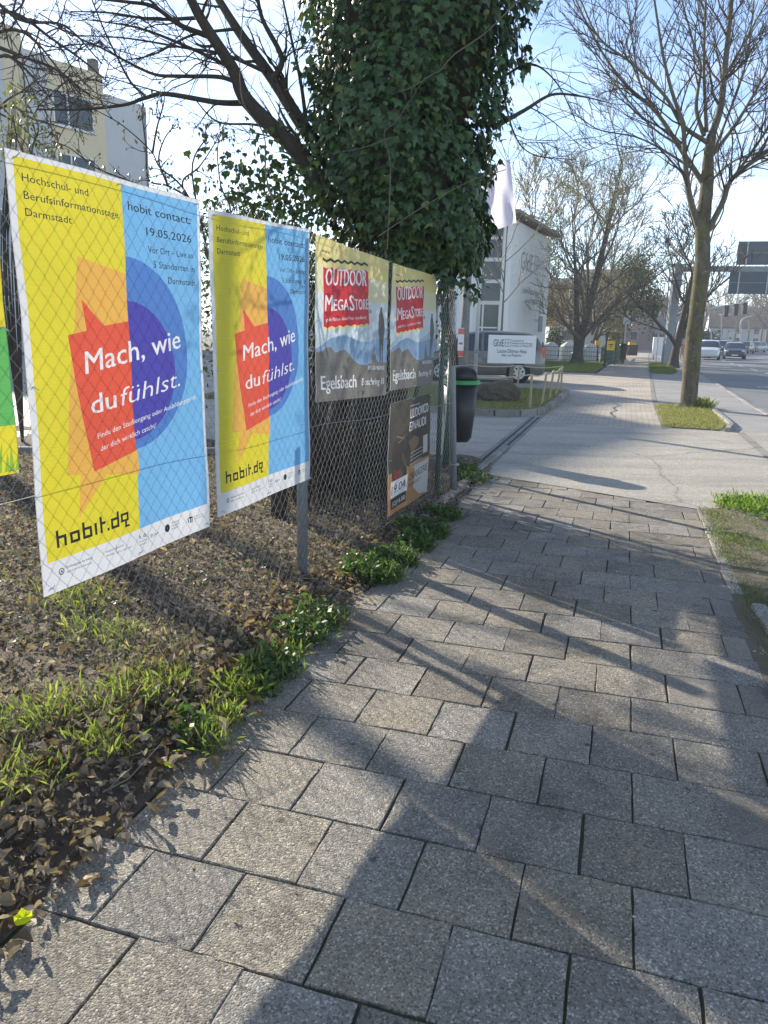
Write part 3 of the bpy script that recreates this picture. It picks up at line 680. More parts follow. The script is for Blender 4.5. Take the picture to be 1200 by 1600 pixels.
mb = MB(); mb.prism([c0 + DF * 2.6, c0 - DF * .1, c0 - DF * .1 + NF * 1.0, c0 + DF * 2.6 + NF * 1.0], (0, 0, 0), (0, 0, .5)); mb.build('landing', M['grey_wall'], home)
mb = MB(); mb.prism([c0 + DS * 6.7 + Z1 * 1.75, c0 + DS * 7.6 + Z1 * 1.75, c0 + DS * 7.6 + Z1 * 2.6, c0 + DS * 6.7 + Z1 * 2.6], NS * .002, NS * .05); mb.build('vent', M['steel'], home)
def wall_text(body, P, D, N, width, cap, parent, mat, name='lettering', bold=0.0, off=.012, shear=0.0):
    T = fit_text(body, 0, width, 0, cap, bold=bold, shear=shear); V = []; F = []
    for t_ in T:
        n = len(V); V += [P + D * x + Z1 * y + N * off for x, y in t_]; F.append([n, n + 1, n + 2])
    return mesh_np(name, V, F, mat, parent)
wall_text('GfdE', c0 + DS * 1.9 + Z1 * 4.75, DS, NS, 2.6, .95, home, M['steel'], bold=.0)
mb = MB(); 
for a in (0, .42, .84): mb.box(c0 + DS * (4.9 + a) + Z1 * 5.2 + NS * .02, (.02, .02, .95), None)
for a in (0, .46, .92): 
    mb.prism([c0 + DS * 4.9 + Z1 * (4.73 + a), c0 + DS * 5.74 + Z1 * (4.73 + a), c0 + DS * 5.74 + Z1 * (4.78 + a), c0 + DS * 4.9 + Z1 * (4.78 + a)], NS * .005, NS * .02)
mb.build('emblem', M['steel'], home)
for q, tx in enumerate(('Gesellschaft für', 'diakonische Einrichtungen', 'in Hessen und Nassau mbH')): wall_text(tx, c0 + DS * 6.0 + Z1 * (5.45 - .36 * q), DS, NS, (1.3, 2.1, 2.1)[q], .2, home, M['steel'])
wall_text('Louise-Dittmar-Haus', c0 + DS * 2.6 + Z1 * 3.65, DS, NS, 3.6, .36, home, M['steel'])
wall_text('Alten- und Pflegeheim', c0 + DS * 3.2 + Z1 * 3.2, DS, NS, 2.6, .22, home, M['steel'])
wall_text('Eingang', c0 + DS * 5.6 + Z1 * 2.3, DS, NS, 1.0, .16, home, M['steel'])

# --- apartment block behind the fence on the left
A1 = at(225, 165, 52.5); A1.z = 0; A0 = at(160, 125, 50); A0.z = 0; Am = at(0, 80, 45); Am.z = 0
apt = thing('apartment_building', 'tall cream and grey apartment block behind the fence, upper left', 'building', A1)
def block(parent, name, a, b2, deep, z0, z1, mat):
    a = Vector((a.x, a.y, 0)); b2 = Vector((b2.x, b2.y, 0)); mb = MB(); mb.prism([a, b2, b2 + deep, a + deep], (0, 0, z0), (0, 0, z1)); return mb.build(name, mat, parent)
E1 = Vector((-6.5, 16, 0)); F0 = A0 + Vector((.0, 0, 0))
block(apt, 'wall', A0 - (A1 - A0) * .0, A1, E1, 0, 15.2, M['grey_wall'])
dirA = (A0 - Am).normalized(); nA = Vector((dirA.y, -dirA.x, 0))
cols_a = [(0, 1.1, 'cream_wall', .0), (1.1, 1.0, 'grey_wall', .15), (2.1, 2.7, 'cream_wall', .0)]
L = -12.0
block(apt, 'wall', A0 - dirA * 3.6 , A0, E1, 0, 16.2, M['cream_wall'])
block(apt, 'wall', A0 - dirA * 5.0 + nA * .12, A0 - dirA * 3.605 + nA * .12, E1, 0, 16.25, M['grey_wall'])
block(apt, 'wall', A0 - dirA * 6.2 + nA * .0, A0 - dirA * 5.005 + nA * .0, E1, 0, 17.2, M['cream_wall'])
block(apt, 'wall', A0 - dirA * 13.5 + nA * .12, A0 - dirA * 6.205 + nA * .12, E1, 0, 17.25, M['grey_wall'])
for fl in range(5):
    z0 = 12.75 - 3.25 * fl
    window(apt, A0 - dirA * 3.4 + Z1 * z0, dirA, nA, 2.6, 1.85, .1, mull=(.95,), glass='glass_pale')
    window(apt, A0 - dirA * 9.2 + nA * .12 + Z1 * z0, dirA, nA, 2.3, 1.5, .09, mull=(.8, 1.6), glass='glass_pale')
    window(apt, A0 - dirA * 12.9 + nA * .12 + Z1 * z0, dirA, nA, 2.3, 1.5, .09, mull=(.8, 1.6), glass='glass_pale')
mb = MB(); mb.tube([A1 + Vector((.05, -.05, 0)), A1 + Vector((.05, -.05, 15.1))], .07, 6); mb.build('downpipe', M['steel'], apt)
mb = MB(); mb.box(A0 - dirA * 1.2 + Z1 * 16.7 + Vector((0, 1.5, 0)), (.5, .5, .9)); mb.build('chimney', M['roof'], apt)
# --- far houses
def house(label, P, D, Lh, deep, hw, hr, wall, roof='roof', wins=((3, 2),), name='house', wsz=(1.1, 1.3), ridge='D'):
    """P near-left corner; D direction of the front; N toward the viewer"""
    D = Vector((*D, 0)).normalized(); N = Vector((D.y, -D.x, 0)); 
    if N.y > 0: N = -N
    h = thing(name, label, 'building', P); P = Vector(P); B = -N * deep
    mb = MB(); q = [P, P + D * Lh, P + D * Lh + B, P + B]; T = [p + Z1 * hw for p in q]
    mb.add(q + T, [(0, 1, 5, 4), (1, 2, 6, 5), (2, 3, 7, 6), (3, 0, 4, 7)])
    if ridge == 'D': ra, rb = P + B * .5 + Z1 * (hw + hr), P + B * .5 + D * Lh + Z1 * (hw + hr); mb.add([T[0], T[3], ra, T[1], T[2], rb], [(0, 1, 2), (3, 5, 4)])
    else: ra, rb = P + D * Lh / 2 + Z1 * (hw + hr), P + D * Lh / 2 + B + Z1 * (hw + hr); mb.add([T[0], T[1], ra, T[2], T[3], rb], [(0, 1, 2), (3, 4, 5)])
    mb.build('wall', M[wall], h)
    if hr > 0:
        mb = MB(); e_ = .3
        if ridge == 'D':
            for s_, y0 in ((1, T[0]), (-1, T[3])):
                n_ = N * s_; a = y0 + n_ * e_ - D * e_ - Z1 * .1; b2 = y0 + n_ * e_ + D * (Lh + e_) - Z1 * .1
                mb.add([a, b2, rb + D * e_, ra - D * e_, a + Z1 * .2, b2 + Z1 * .2, rb + D * e_ + Z1 * .2, ra - D * e_ + Z1 * .2], [(0, 1, 2, 3), (7, 6, 5, 4), (0, 4, 5, 1), (1, 5, 6, 2), (3, 7, 4, 0)])
        else:
            for s_, y0, y1 in ((-1, T[0], T[3]), (1, T[1], T[2])):
                a = y0 + D * e_ * s_ + N * e_ - Z1 * .1; b2 = y1 + D * e_ * s_ - N * e_ - Z1 * .1
                mb.add([a, b2, rb - N * e_, ra + N * e_, a + Z1 * .2, b2 + Z1 * .2, rb - N * e_ + Z1 * .2, ra + N * e_ + Z1 * .2], [(0, 1, 2, 3), (7, 6, 5, 4), (0, 4, 5, 1), (1, 5, 6, 2), (3, 7, 4, 0)])
        mb.build('roof', M[roof], h)
    nx, nz_ = wins[0]
    for i in range(nx):
        for j in range(nz_):
            window(h, P + D * (Lh * (i + .5) / nx - wsz[0] / 2) + Z1 * (hw * (j + .38) / nz_), D, N, wsz[0], wsz[1], .1, glass='glass', sill=False)
    return h
DE = (SV[0], SV[1])
house('ochre brown apartment house behind the bare trees', SB(96, -21, 0), DE, 15, 10, 7.4, 1.0, 'brown_wall', wins=((3, 3),))
house('reddish brick house with dark roof beyond the ochre house', SB(108, -9.5, 0), DE, 6.0, 9, 9.2, 1.2, 'red_wall', wins=((2, 3),))
house('low house with tan roof behind the dark evergreen', SB(118, -6.5, 0), DE, 9, 9, 6.0, 1.2, 'pink_wall', wins=((3, 2),))
house('pale blue gabled house beside the road', SB(118, 2.0, 0), DE, 4.2, 9, 3.0, 2.0, 'blue_wall', wins=((2, 1),), ridge='N')
house('dark roofed house behind roadside trees', SB(150, 9.5, 0), DE, 15, 12, 3.6, 3.4, 'grey_wall', wins=((5, 2),))
house('long pale office building closing off the far road', SB(235, -2, 0), DE, 48, 14, 10.5, .0, 'grey_wall', wins=((16, 4),), wsz=(2.2, 1.8))
house('pink rendered house on the far side of the road', SB(150, 25, 0), DE, 14, 12, 3.4, 2.4, 'pink_wall', wins=((3, 2),))
house('white flat house behind the parked cars at the far bend', SB(190, 19, 0), DE, 18, 12, 4.5, 1.8, 'white_wall', wins=((5, 2),))

# ================================================================ TREES
class Tubes:
    def __init__(s): s.V = []; s.F = []; s.n = 0
    def add(s, pts, rad, k):
        pts = np.asarray(pts, float); rad = np.asarray(rad, float); n = len(pts)
        d = np.empty_like(pts); d[1:-1] = pts[2:] - pts[:-2]; d[0] = pts[1] - pts[0]; d[-1] = pts[-1] - pts[-2]
        d /= np.linalg.norm(d, axis=1, keepdims=True) + 1e-9
        ref = np.array([0.31, .95, .05]) if abs(d[0][1]) < .8 else np.array([.95, .1, .3])
        a = np.cross(d, ref); a /= np.linalg.norm(a, axis=1, keepdims=True) + 1e-9; b = np.cross(d, a)
        t = np.arange(k) * 2 * math.pi / k
        V = pts[:, None] + (a[:, None] * np.cos(t)[None, :, None] + b[:, None] * np.sin(t)[None, :, None]) * rad[:, None, None]
        i, j = np.meshgrid(np.arange(n - 1), np.arange(k), indexing='ij'); j2 = (j + 1) % k
        F = np.stack([i * k + j, i * k + j2, (i + 1) * k + j2, (i + 1) * k + j], -1).reshape(-1, 4) + s.n
        s.V.append(V.reshape(-1, 3)); s.F.append(F); s.n += n * k
    def build(s, name, mat, parent, smooth=True):
        if not s.V: return None
        return mesh_np(name, np.concatenate(s.V), [np.concatenate(s.F)], mat, parent, smooth)
def catmull(P, n=6):
    P = [np.array(p, float) for p in P]; P = [2 * P[0] - P[1]] + P + [2 * P[-1] - P[-2]]; out = []
    for i in range(1, len(P) - 2):
        for t in np.linspace(0, 1, n, endpoint=False):
            a, b, c, d = P[i - 1], P[i], P[i + 1], P[i + 2]
            out.append(.5 * ((2 * b) + (-a + c) * t + (2 * a - 5 * b + 4 * c - d) * t * t + (-a + 3 * b - 3 * c + d) * t ** 3))
    out.append(P[-2]); return np.array(out)
def grow(T, start, d, length, r0, level, rnd, tips, up=.25, sides=(6, 5, 4, 3, 3), kids=(7, 6, 5, 3), wig=.18, minr=.0025, ratio=.52, lenr=.45, maxl=3):
    n = max(4, int(6 - level)); pts = [np.array(start, float)]; d = np.array(d, float); d /= np.linalg.norm(d)
    for i in range(n):
        d = d + rnd.normal(0, wig, 3) + np.array([0, 0, up * .25]); d /= np.linalg.norm(d); pts.append(pts[-1] + d * length / n)
    rad = np.maximum(r0 * (1 - np.linspace(0, 1, n + 1)) ** .8 + minr, minr)
    T.add(pts, rad, sides[min(level, 4)]); pts = np.array(pts)
    if level >= maxl: tips.append((pts[-1], d)); tips.append((pts[n // 2], d)); return
    for c in range(kids[min(level, 3)]):
        t = rnd.uniform(.22, .97) * n; i = min(int(t), n - 1); p = pts[i] + (pts[i + 1] - pts[i]) * (t - i); ax = pts[i + 1] - pts[i]; ax /= np.linalg.norm(ax)
        q = rnd.normal(0, 1, 3); q -= ax * q.dot(ax); q /= np.linalg.norm(q) + 1e-9; ang = rnd.uniform(.45, .95)
        nd_ = ax * math.cos(ang) + q * math.sin(ang) + np.array([0, 0, up])
        ri = max(rad[i] * ratio * rnd.uniform(.6, 1), minr); grow(T, p, nd_, length * lenr * rnd.uniform(.6, 1.25) * (1.15 - .5 * t / n), ri, level + 1, rnd, tips, up, sides, kids, wig, minr, ratio, lenr, maxl)
def limb_children(T, pts, rads, rnd, tips, n, lmul, up=.25, maxl=3, kids=(6, 5, 4, 2), minr=.0025, wig=.18, t0=.2, lev=1):
    L = len(pts)
    for c in range(n):
        t = rnd.uniform(t0, .98) * (L - 1); i = int(t); ax = pts[i + 1] - pts[i]; ax = ax / (np.linalg.norm(ax) + 1e-9)
        q = rnd.normal(0, 1, 3); q -= ax * q.dot(ax); q /= np.linalg.norm(q); ang = rnd.uniform(.5, 1.0)
        grow(T, pts[i], ax * math.cos(ang) + q * math.sin(ang) + np.array([0, 0, up]), lmul * rnd.uniform(.5, 1.2) * (1.2 - .6 * t / L), max(rads[i] * .5, minr * 2), lev, rnd, tips, up, kids=kids, maxl=maxl, minr=minr, wig=wig)
def leaf_cloud(P, D, size, colf, per=3, spread=.05, tmpl=(LEAF_T, LEAF_F), mat=None, name='leaves', parent=None, down=0.0, tilt=1.2):
    P = np.repeat(np.asarray(P), per, axis=0) + RNG.normal(0, spread, (len(P) * per, 3)); n = len(P)
    Rm = rand_rot(n, None, tilt)
    if down:
        y = RNG.normal(0, .45, (n, 3)) + np.array([0, 0, -down]); y /= np.linalg.norm(y, axis=1, keepdims=True)
        a = RNG.normal(0, 1, (n, 3)); x = np.cross(y, a); x /= np.linalg.norm(x, axis=1, keepdims=True); Rm = np.stack([x, y, np.cross(x, y)], axis=2)
    S_ = RNG.uniform(*size, n); V, F = scatter(tmpl[0], tmpl[1], P, Rm, S_)
    return mesh_np(name, V, [F], mat or M['leaf'], parent, col=rep_col(colf(n), len(tmpl[0])))
def colmix(a, b, jitter=.15):
    a = np.array(a); b = np.array(b)
    def f(n):
        t = RNG.uniform(0, 1, (n, 1)); c = a * (1 - t) + b * t; return np.clip(c * RNG.uniform(1 - jitter, 1 + jitter, (n, 1)), 0, 1)
    return f
# --- near street tree (linden, bare), traced limbs
def px_limb(pts, Y0, dY, r0, r1, T, sides=7, n=6):
    """pts: photo pixels; distance runs from Y0 to Y0+dY"""
    P = [at(x, y, Y0 + dY * (i / (len(pts) - 1)) ** 1.2) for i, (x, y) in enumerate(pts)]; Q = catmull(P, n)
    r = r0 + (r1 - r0) * np.linspace(0, 1, len(Q)) ** .8; T.add(Q, r, sides); return Q, r
rnd = np.random.default_rng(3)
t1 = thing('street_tree', 'large bare street tree with smooth mossy trunk in the grass pit by the cycle path', 'tree', at(1074, 640, 17.0) * 1.0)
t1.location.z = .05
Tt = Tubes(); TK = Tubes(); TW = Tubes(); tips = []
B0 = at(1073, 645, 17.0); B0.z = .02
tr_px = [(1085, 520), (1097, 420), (1098, 350), (1104, 297), (1107, 245), (1112, 210)]
P = [B0, B0 + Vector((.01, 0, .25))] + [at(x, y, 17.0) for x, y in tr_px]; Q = catmull(P, 7)
rr = np.interp(np.linspace(0, 1, len(Q)), [0, .05, .12, .5, .72, .86, 1], [.29, .215, .18, .155, .135, .105, .09])
rr = rr * (1 + .03 * np.sin(np.arange(len(Q)) * 1.9) + .03 * np.sin(np.arange(len(Q)) * .7)); TK.add(Q, rr, 18)
TK.build('trunk', mossy_bark('mossy_bark', (.075, .065, .045), (.19, .165, .12), (.15, .15, .05), (.30, .285, .22)), t1)
LM = [([(1112, 212), (1126, 168), (1133, 105), (1140, 35), (1148, -60)], .3, .085, .04), ([(1091, 352), (1077, 304), (1070, 245), (1067, 196), (1049, 140), (1035, 80), (1021, -10)], -.8, .075, .02),
      ([(1101, 290), (1060, 227), (1025, 175), (976, 130), (934, 70), (895, -10)], 1.6, .06, .015), ([(1104, 222), (1067, 196), (1039, 150), (990, 101), (937, 60), (905, -5)], -1.5, .05, .012),
      ([(1080, 262), (1045, 240), (1025, 228), (990, 213), (937, 203), (902, 182), (850, 161)], 1.2, .03, .006), ([(1100, 212), (1088, 168), (1095, 105), (1084, 70), (1060, -20)], 1, .05, .015),
      ([(1107, 360), (1130, 315), (1144, 280), (1193, 241), (1240, 215)], -1.2, .07, .03), ([(1110, 246), (1151, 192), (1182, 140), (1215, 80)], 1.4, .05, .02),
      ([(1144, 280), (1182, 227), (1220, 170)], -1.5, .04, .02), ([(1104, 206), (1100, 105), (1104, -30)], -1.3, .045, .015), ([(1133, 120), (1151, 87), (1205, -10)], .8, .035, .015),
      ([(1113, 240), (1130, 200), (1165, 100), (1180, -20)], 1.8, .04, .012), ([(1070, 245), (1030, 180), (1000, 130), (985, 40), (975, -30)], -1.0, .035, .01),
      ([(1060, 227), (1015, 195), (960, 130), (925, 80), (880, 20)], 2.2, .025, .008), ([(1103, 290), (1150, 250), (1215, 235)], .8, .03, .012)]
for pts, dY, r0, r1 in LM:
    Tt = Tubes(); Q, r = px_limb(pts, 17.0, dY, r0, r1, Tt, 7); Tt.build('limb', M['bark_smooth'], t1); limb_children(TW, Q, r * .8, rnd, tips, 15, 1.7, .2, 3, (6, 5, 3, 2), .0026, .12)
tw = TW.build('twigs', M['twig'], t1); tw['kind'] = 'stuff'
# --- ivy-covered tree
rnd = np.random.default_rng(11); IC = Vector((.15, 6.85, 0))
t2 = thing('ivy_tree', 'tree thickly covered in dark glossy ivy leaning over the fence', 'tree', (-.15, 6.75, .05))
TK = Tubes(); TL = Tubes(); TW = Tubes(); tips = []
TK.add(catmull([(-.22, 6.72, -.02), (-.18, 6.74, .3), (-.08, 6.78, 1.2), (.1, 6.82, 2.4), (.3, 6.9, 4.5), (.4, 7, 6.5)], 8), np.interp(np.linspace(0, 1, 41), [0, .08, .3, 1], [.34, .25, .21, .15]), 14)
TK.add(catmull([(-.52, 6.9, -.02), (-.42, 6.85, .8), (-.2, 6.8, 1.9), (-.25, 6.7, 2.6)], 6), np.linspace(.11, .07, 19), 8)
TK.add(catmull([(.12, 6.9, -.02), (.1, 6.9, .9), (.2, 6.9, 2.0), (.3, 6.9, 3)], 6), np.linspace(.10, .07, 19), 8)
TK.build('trunk', M['bark_dark'], t2)
IL = [([(500, 300), (472, 244), (387, 159), (364, 108), (313, 28), (280, -40)], -.5, .085, .03), ([(520, 260), (478, 204), (427, 125), (370, 45), (330, -20)], .6, .075, .03),
      ([(387, 161), (340, 160), (261, 147), (227, 153), (193, 164), (127, 171), (57, 171)], -1.0, .026, .006), ([(370, 128), (340, 120), (278, 119), (241, 116), (198, 96), (159, 75), (127, 61), (60, 20)], .4, .02, .005),
      ([(360, 105), (340, 65), (283, 40), (241, 11), (198, 3), (120, -5)], -.6, .03, .008), ([(227, 150), (204, 128), (181, 85), (161, 43), (140, -10)], -.2, .012, .005),
      ([(427, 125), (440, 90), (410, 30), (400, -20)], -.2, .03, .012), ([(480, 205), (470, 130), (455, 60), (440, -10)], .5, .02, .008), ([(415, 112), (350, 85), (290, 75), (200, 60), (120, 55)], .6, .018, .004),
      ([(370, 45), (300, 55), (240, 85), (190, 95)], -.4, .014, .004), ([(472, 244), (440, 210), (400, 195), (340, 190), (300, 150)], -.5, .018, .004),
      ([(770, 200), (820, 172), (862, 148), (905, 150), (950, 160)], .6, .022, .004), ([(785, 120), (830, 100), (870, 130), (900, 190)], .3, .012, .003), ([(780, 110), (800, 200), (830, 240), (900, 250)], .3, .010, .003),
      ([(365, 110), (330, 90), (250, 55), (200, 40), (130, 30)], .2, .02, .004), ([(313, 28), (240, 30), (170, 20), (110, 18)], -.3, .016, .004)]
for pts, dY, r0, r1 in IL:
    TL = Tubes(); Q, r = px_limb(pts, 6.75, dY, r0, r1, TL, 7); TL.build('limb', M['bark_dark'], t2); limb_children(TW, Q, r * .6, rnd, tips, 10 if pts[0][0] < 700 else 6, .62, .05, 2, (4, 4, 3, 2), .0012, .24, .1)
o = TW.build('twigs', M['bark_dark'], t2); o['kind'] = 'stuff'
TWp = Tubes(); px_limb([(815, -5), (760, 50), (710, 85), (690, 108), (676, 116), (640, 138), (614, 145)], 5.85, .1, .005, .003, TWp, 5)
px_limb([(605, 390), (610, 260), (600, 210), (618, 190), (645, 150), (665, 120)], 5.8, .15, .004, .002, TWp, 5); px_limb([(590, 370), (650, 330), (730, 285), (790, 265)], 5.85, .1, .004, .003, TWp, 5); px_limb([(610, 215), (570, 230), (520, 240)], 5.8, .1, .004, .002, TWp, 5)
px_limb([(430, 330), (415, 270), (412, 210), (380, 160), (375, 90), (382, -10)], 5.6, .2, .006, .003, TWp, 5)
TWp.build('bare_shoot', M['twig_pale'], t2)
# ivy
def crown_r(z, a):
    r = np.interp(z, [2.0, 2.12, 2.35, 2.8, 3.4, 4.2, 5, 6.3, 7.0], [.22, .42, .66, .76, .78, .88, .92, .88, .3])
    return r * (1 + .10 * np.sin(3 * a + z * 2.3) + .08 * np.sin(5 * a - 3.1 * z + 1) + .06 * np.sin(9 * a + 5.7 * z))
def ivy_pts(n, lo=.78, hi=1.04):
    z = 2.05 + 4.8 * RNG.uniform(0, 1, n) ** 1.05; a = RNG.uniform(0, 2 * math.pi, n); rr = crown_r(z, a) * RNG.uniform(lo, hi, n)
    cx = np.interp(z, [2, 2.3, 2.7, 3.2, 4.1, 6], [.50, .24, .07, .05, .18, .32]); cy = IC.y
    zl = z - .25 * (RNG.uniform(0, 1, n) < .1)
    return np.stack([cx + rr * np.cos(a), cy + rr * np.sin(a), zl], -1), a
zz = np.linspace(2.3, 6.7, 23); aa = np.linspace(0, 2 * math.pi, 36, endpoint=False); Zg, Ag = np.meshgrid(zz, aa, indexing='ij'); Rg = crown_r(Zg, Ag) * .66
Vc = np.stack([np.interp(Zg, [2, 2.3, 2.7, 3.2, 4.1, 6], [.50, .24, .07, .05, .18, .32]) + Rg * np.cos(Ag), IC.y + Rg * np.sin(Ag), Zg], -1).reshape(-1, 3); i, j = np.meshgrid(np.arange(22), np.arange(36), indexing='ij')
Fc = np.stack([i * 36 + j, i * 36 + (j + 1) % 36, (i + 1) * 36 + (j + 1) % 36, (i + 1) * 36 + j], -1).reshape(-1, 4)
mesh_np('light_block_core', Vc, [Fc], M['bark_dark'], t2, True)  # solid dark lump added inside the crown to block light between the leaves
def ivy_rot(a, n, droop=.75):
    out = np.stack([np.cos(a), np.sin(a), np.full(n, .35)], -1); z = out + RNG.normal(0, .42, (n, 3)); z /= np.linalg.norm(z, axis=1, keepdims=True)
    y = np.stack([RNG.normal(0, .35, n), RNG.normal(0, .35, n), np.full(n, -1.0)], -1); y -= z * (y * z).sum(1, keepdims=True); y /= np.linalg.norm(y, axis=1, keepdims=True)
    return np.stack([np.cross(y, z), y, z], axis=2)
ivy_col0 = colmix((.022, .055, .018), (.055, .11, .032), .35)
def ivy_col(n):
    c = ivy_col0(n); k = RNG.random(n) < .06; c[k] = np.array([.13, .16, .04]) * RNG.uniform(.7, 1.2, (int(k.sum()), 1)); return c
N = 24000; Pi, Ai = ivy_pts(N); cl = np.sin(Pi[:, 0] * 7 + Pi[:, 2] * 5) * np.cos(Pi[:, 2] * 8 - Pi[:, 1] * 6) 
Pi += np.stack([np.cos(Ai), np.sin(Ai), np.zeros(N)], -1) * (cl * .07)[:, None]
Si = RNG.uniform(.03, .095, N)
# bulge of younger leaves low on the left
Nb = 1000; ab = RNG.uniform(0, 2 * math.pi, Nb); Pb = np.stack([-.95 + RNG.normal(0, .28, Nb), 6.4 + RNG.normal(0, .25, Nb), 2.45 + RNG.normal(0, .24, Nb)], -1)
Rb = ivy_rot(ab, Nb); V1, F1 = scatter(IVY_T, IVY_F, Pi, ivy_rot(Ai, N), Si); V2, F2 = scatter(IVY_T, IVY_F, Pb, Rb, RNG.uniform(.035, .07, Nb))
cc = np.concatenate([rep_col(ivy_col(N), 9), rep_col(colmix((.03, .06, .016), (.07, .11, .03), .3)(Nb), 9)])
# keep the 300 leaves nearest the viewer as parts
front = np.argsort(Pi[:, 1] + np.where((Pi[:, 2] > 4.2), 5, 0))[:300]; mask = np.ones(N, bool); mask[front] = False
keepF = np.repeat(mask, len(IVY_F)); allF = np.concatenate([F1[keepF], F2 + len(V1)])
o = mesh_np('ivy_foliage', np.concatenate([V1, V2]), [allF], M['ivy'], t2, col=cc); o['kind'] = 'stuff'
lm = []
for q in range(5):
    oo = mesh_np('ivy_leaf', np.array(IVY_T) * 1.0, [np.array(IVY_F)], M['ivy'], None, col=rep_col(ivy_col(1), 9)); lm.append(oo.data); bpy.data.objects.remove(oo)
Rf = ivy_rot(Ai[front], 300)
for q, ix in enumerate(front):
    oo = bpy.data.objects.new('ivy_leaf', lm[q % 5]); C.objects.link(oo); oo.parent = t2; s_ = Si[ix]
    oo.matrix_local = Matrix.Translation(Vector(Pi[ix]) - t2.location) @ Matrix(Rf[q].tolist()).to_4x4() @ Matrix.Scale(float(s_), 4)

# --- generic grown trees
def tree(name, label, base_, h, r, mat, seed, maxl=3, kids=(7, 6, 5, 3), leaf=None, group=None, lean=(0, 0), fork=None, spread=.7, trunk_f=.35, twigmat='twig_pale', minr=.006, up=.22, cat='tree', limbs=6):
    rnd = np.random.default_rng(seed); b0 = Vector(base_); t = thing(name, label, cat, b0, group); TK = Tubes(); TW = Tubes(); tips = []
    b0 = np.array(b0); tops = []
    if fork:
        for (dx_, dy_, f_, rr_) in fork:
            P = [b0 + np.array([0, 0, -.05]), b0 + np.array([dx_ * .08, dy_ * .08, h * .1]), b0 + np.array([dx_ * .45, dy_ * .5, h * .35]), b0 + np.array([dx_, dy_, h * f_])]
            Q = catmull(P, 5); q_ = np.linspace(0, 1, len(Q)); rr = r * rr_ * (1 - q_ * .94) * (1 + .35 * np.exp(-q_ * 14)); TK.add(Q, rr, 10); tops.append((Q, rr))
    else:
        P = [b0 + np.array([0, 0, -.05]), b0 + np.array([lean[0] * .2, lean[1] * .2, h * .25]), b0 + np.array([lean[0] * .6, lean[1] * .6, h * .55]), b0 + np.array([lean[0], lean[1], h * .92])]
        Q = catmull(P, 6); q_ = np.linspace(0, 1, len(Q)); rr = r * (1 - q_ * .88) * (1 + .35 * np.exp(-q_ * 18)); TK.add(Q, rr, 10); tops.append((Q, rr))
    TK.build('trunk', mat, t)
    for Q, rr in tops:
        n = len(Q)
        for c in range(limbs):
            tt = rnd.uniform(trunk_f, .98) * (n - 1); i = int(tt); ang = rnd.uniform(0, 2 * math.pi); d = np.array([math.cos(ang) * spread, math.sin(ang) * spread, rnd.uniform(.5, 1.1)])
            grow(TW, Q[i], d, h * rnd.uniform(.30, .50) * (1.25 - .5 * tt / n), max(rr[i] * .5, r * .12), 0 if maxl > 2 else 1, rnd, tips, up, kids=kids, maxl=maxl, minr=minr, lenr=.56, wig=.14, ratio=.45)
    o = TW.build('branches', M[twigmat] if isinstance(twigmat, str) else twigmat, t)
    if leaf:
        P = np.array([p for p, d in tips]); lf = leaf_cloud(P, None, leaf['size'], leaf['col'], leaf.get('per', 4), leaf.get('spread', .12), name='foliage', parent=t); lf['kind'] = 'stuff'
    return t
young = dict(size=(.05, .11), col=colmix((.30, .29, .10), (.20, .22, .08), .25), per=3, spread=.25)
tree('budding_tree', 'forked budding tree with black leaning trunk in front of the recycling containers', (10.4, 42.3, 0), 13.2, .34, M['bark_dark'], 21, 3, (6, 5, 4, 2), young, fork=[(1.5, 0, .78, 1.0), (-.8, .4, .62, .75), (2.0, .8, .9, .6)], twigmat='twig_pale', minr=.007, limbs=7)
tree('budding_tree', 'stout budding tree just behind the forked black tree', SB(53, -2.9, 0), 10.5, .42, M['bark'], 25, 3, (5, 4, 3, 2), young, fork=[(1.1, 0, .7, .9), (-1.2, .3, .7, .8)], minr=.009, limbs=6)
tree('bare_tree', 'dense bare tree in front of the ochre house, right of the stout trunk', SB(58, -3.2, 0), 10.5, .45, M['bark'], 29, 3, (6, 5, 3, 2), dict(size=(.05, .1), col=colmix((.22, .20, .08), (.16, .15, .07)), per=1, spread=.2), fork=[(1.6, 0, .7, .9), (-1.0, .3, .8, .8)], minr=.010, limbs=6)
tree('budding_tree', 'yellow-green budding tree beside the white care home wall', (8.6, 48.5, 0), 9.5, .22, M['bark'], 33, 3, (6, 4, 3, 2), dict(size=(.07, .13), col=colmix((.36, .32, .07), (.26, .26, .06)), per=2, spread=.22), minr=.01, limbs=9, spread=.6)
tree('budding_tree', 'young yellow-green tree at the corner of the care home front', (4.9, 33.5, .0), 8.2, .07, M['bark'], 35, 2, (6, 5, 3, 2), dict(size=(.06, .12), col=colmix((.42, .38, .08), (.30, .30, .07)), per=4, spread=.2), minr=.007, limbs=9, spread=.5)
tree('bare_tree', 'dark bare tree growing right beside the grey gantry post', at(1051, 578, 41) * 1.0 - Vector((0, 0, at(1051, 578, 41).z)), 11.0, .30, M['bark_dark'], 37, 3, (5, 4, 3, 2), None, fork=[(.9, 0, .7, .95), (1.9, .5, .85, .7)], twigmat='bark_dark', minr=.010, limbs=6)
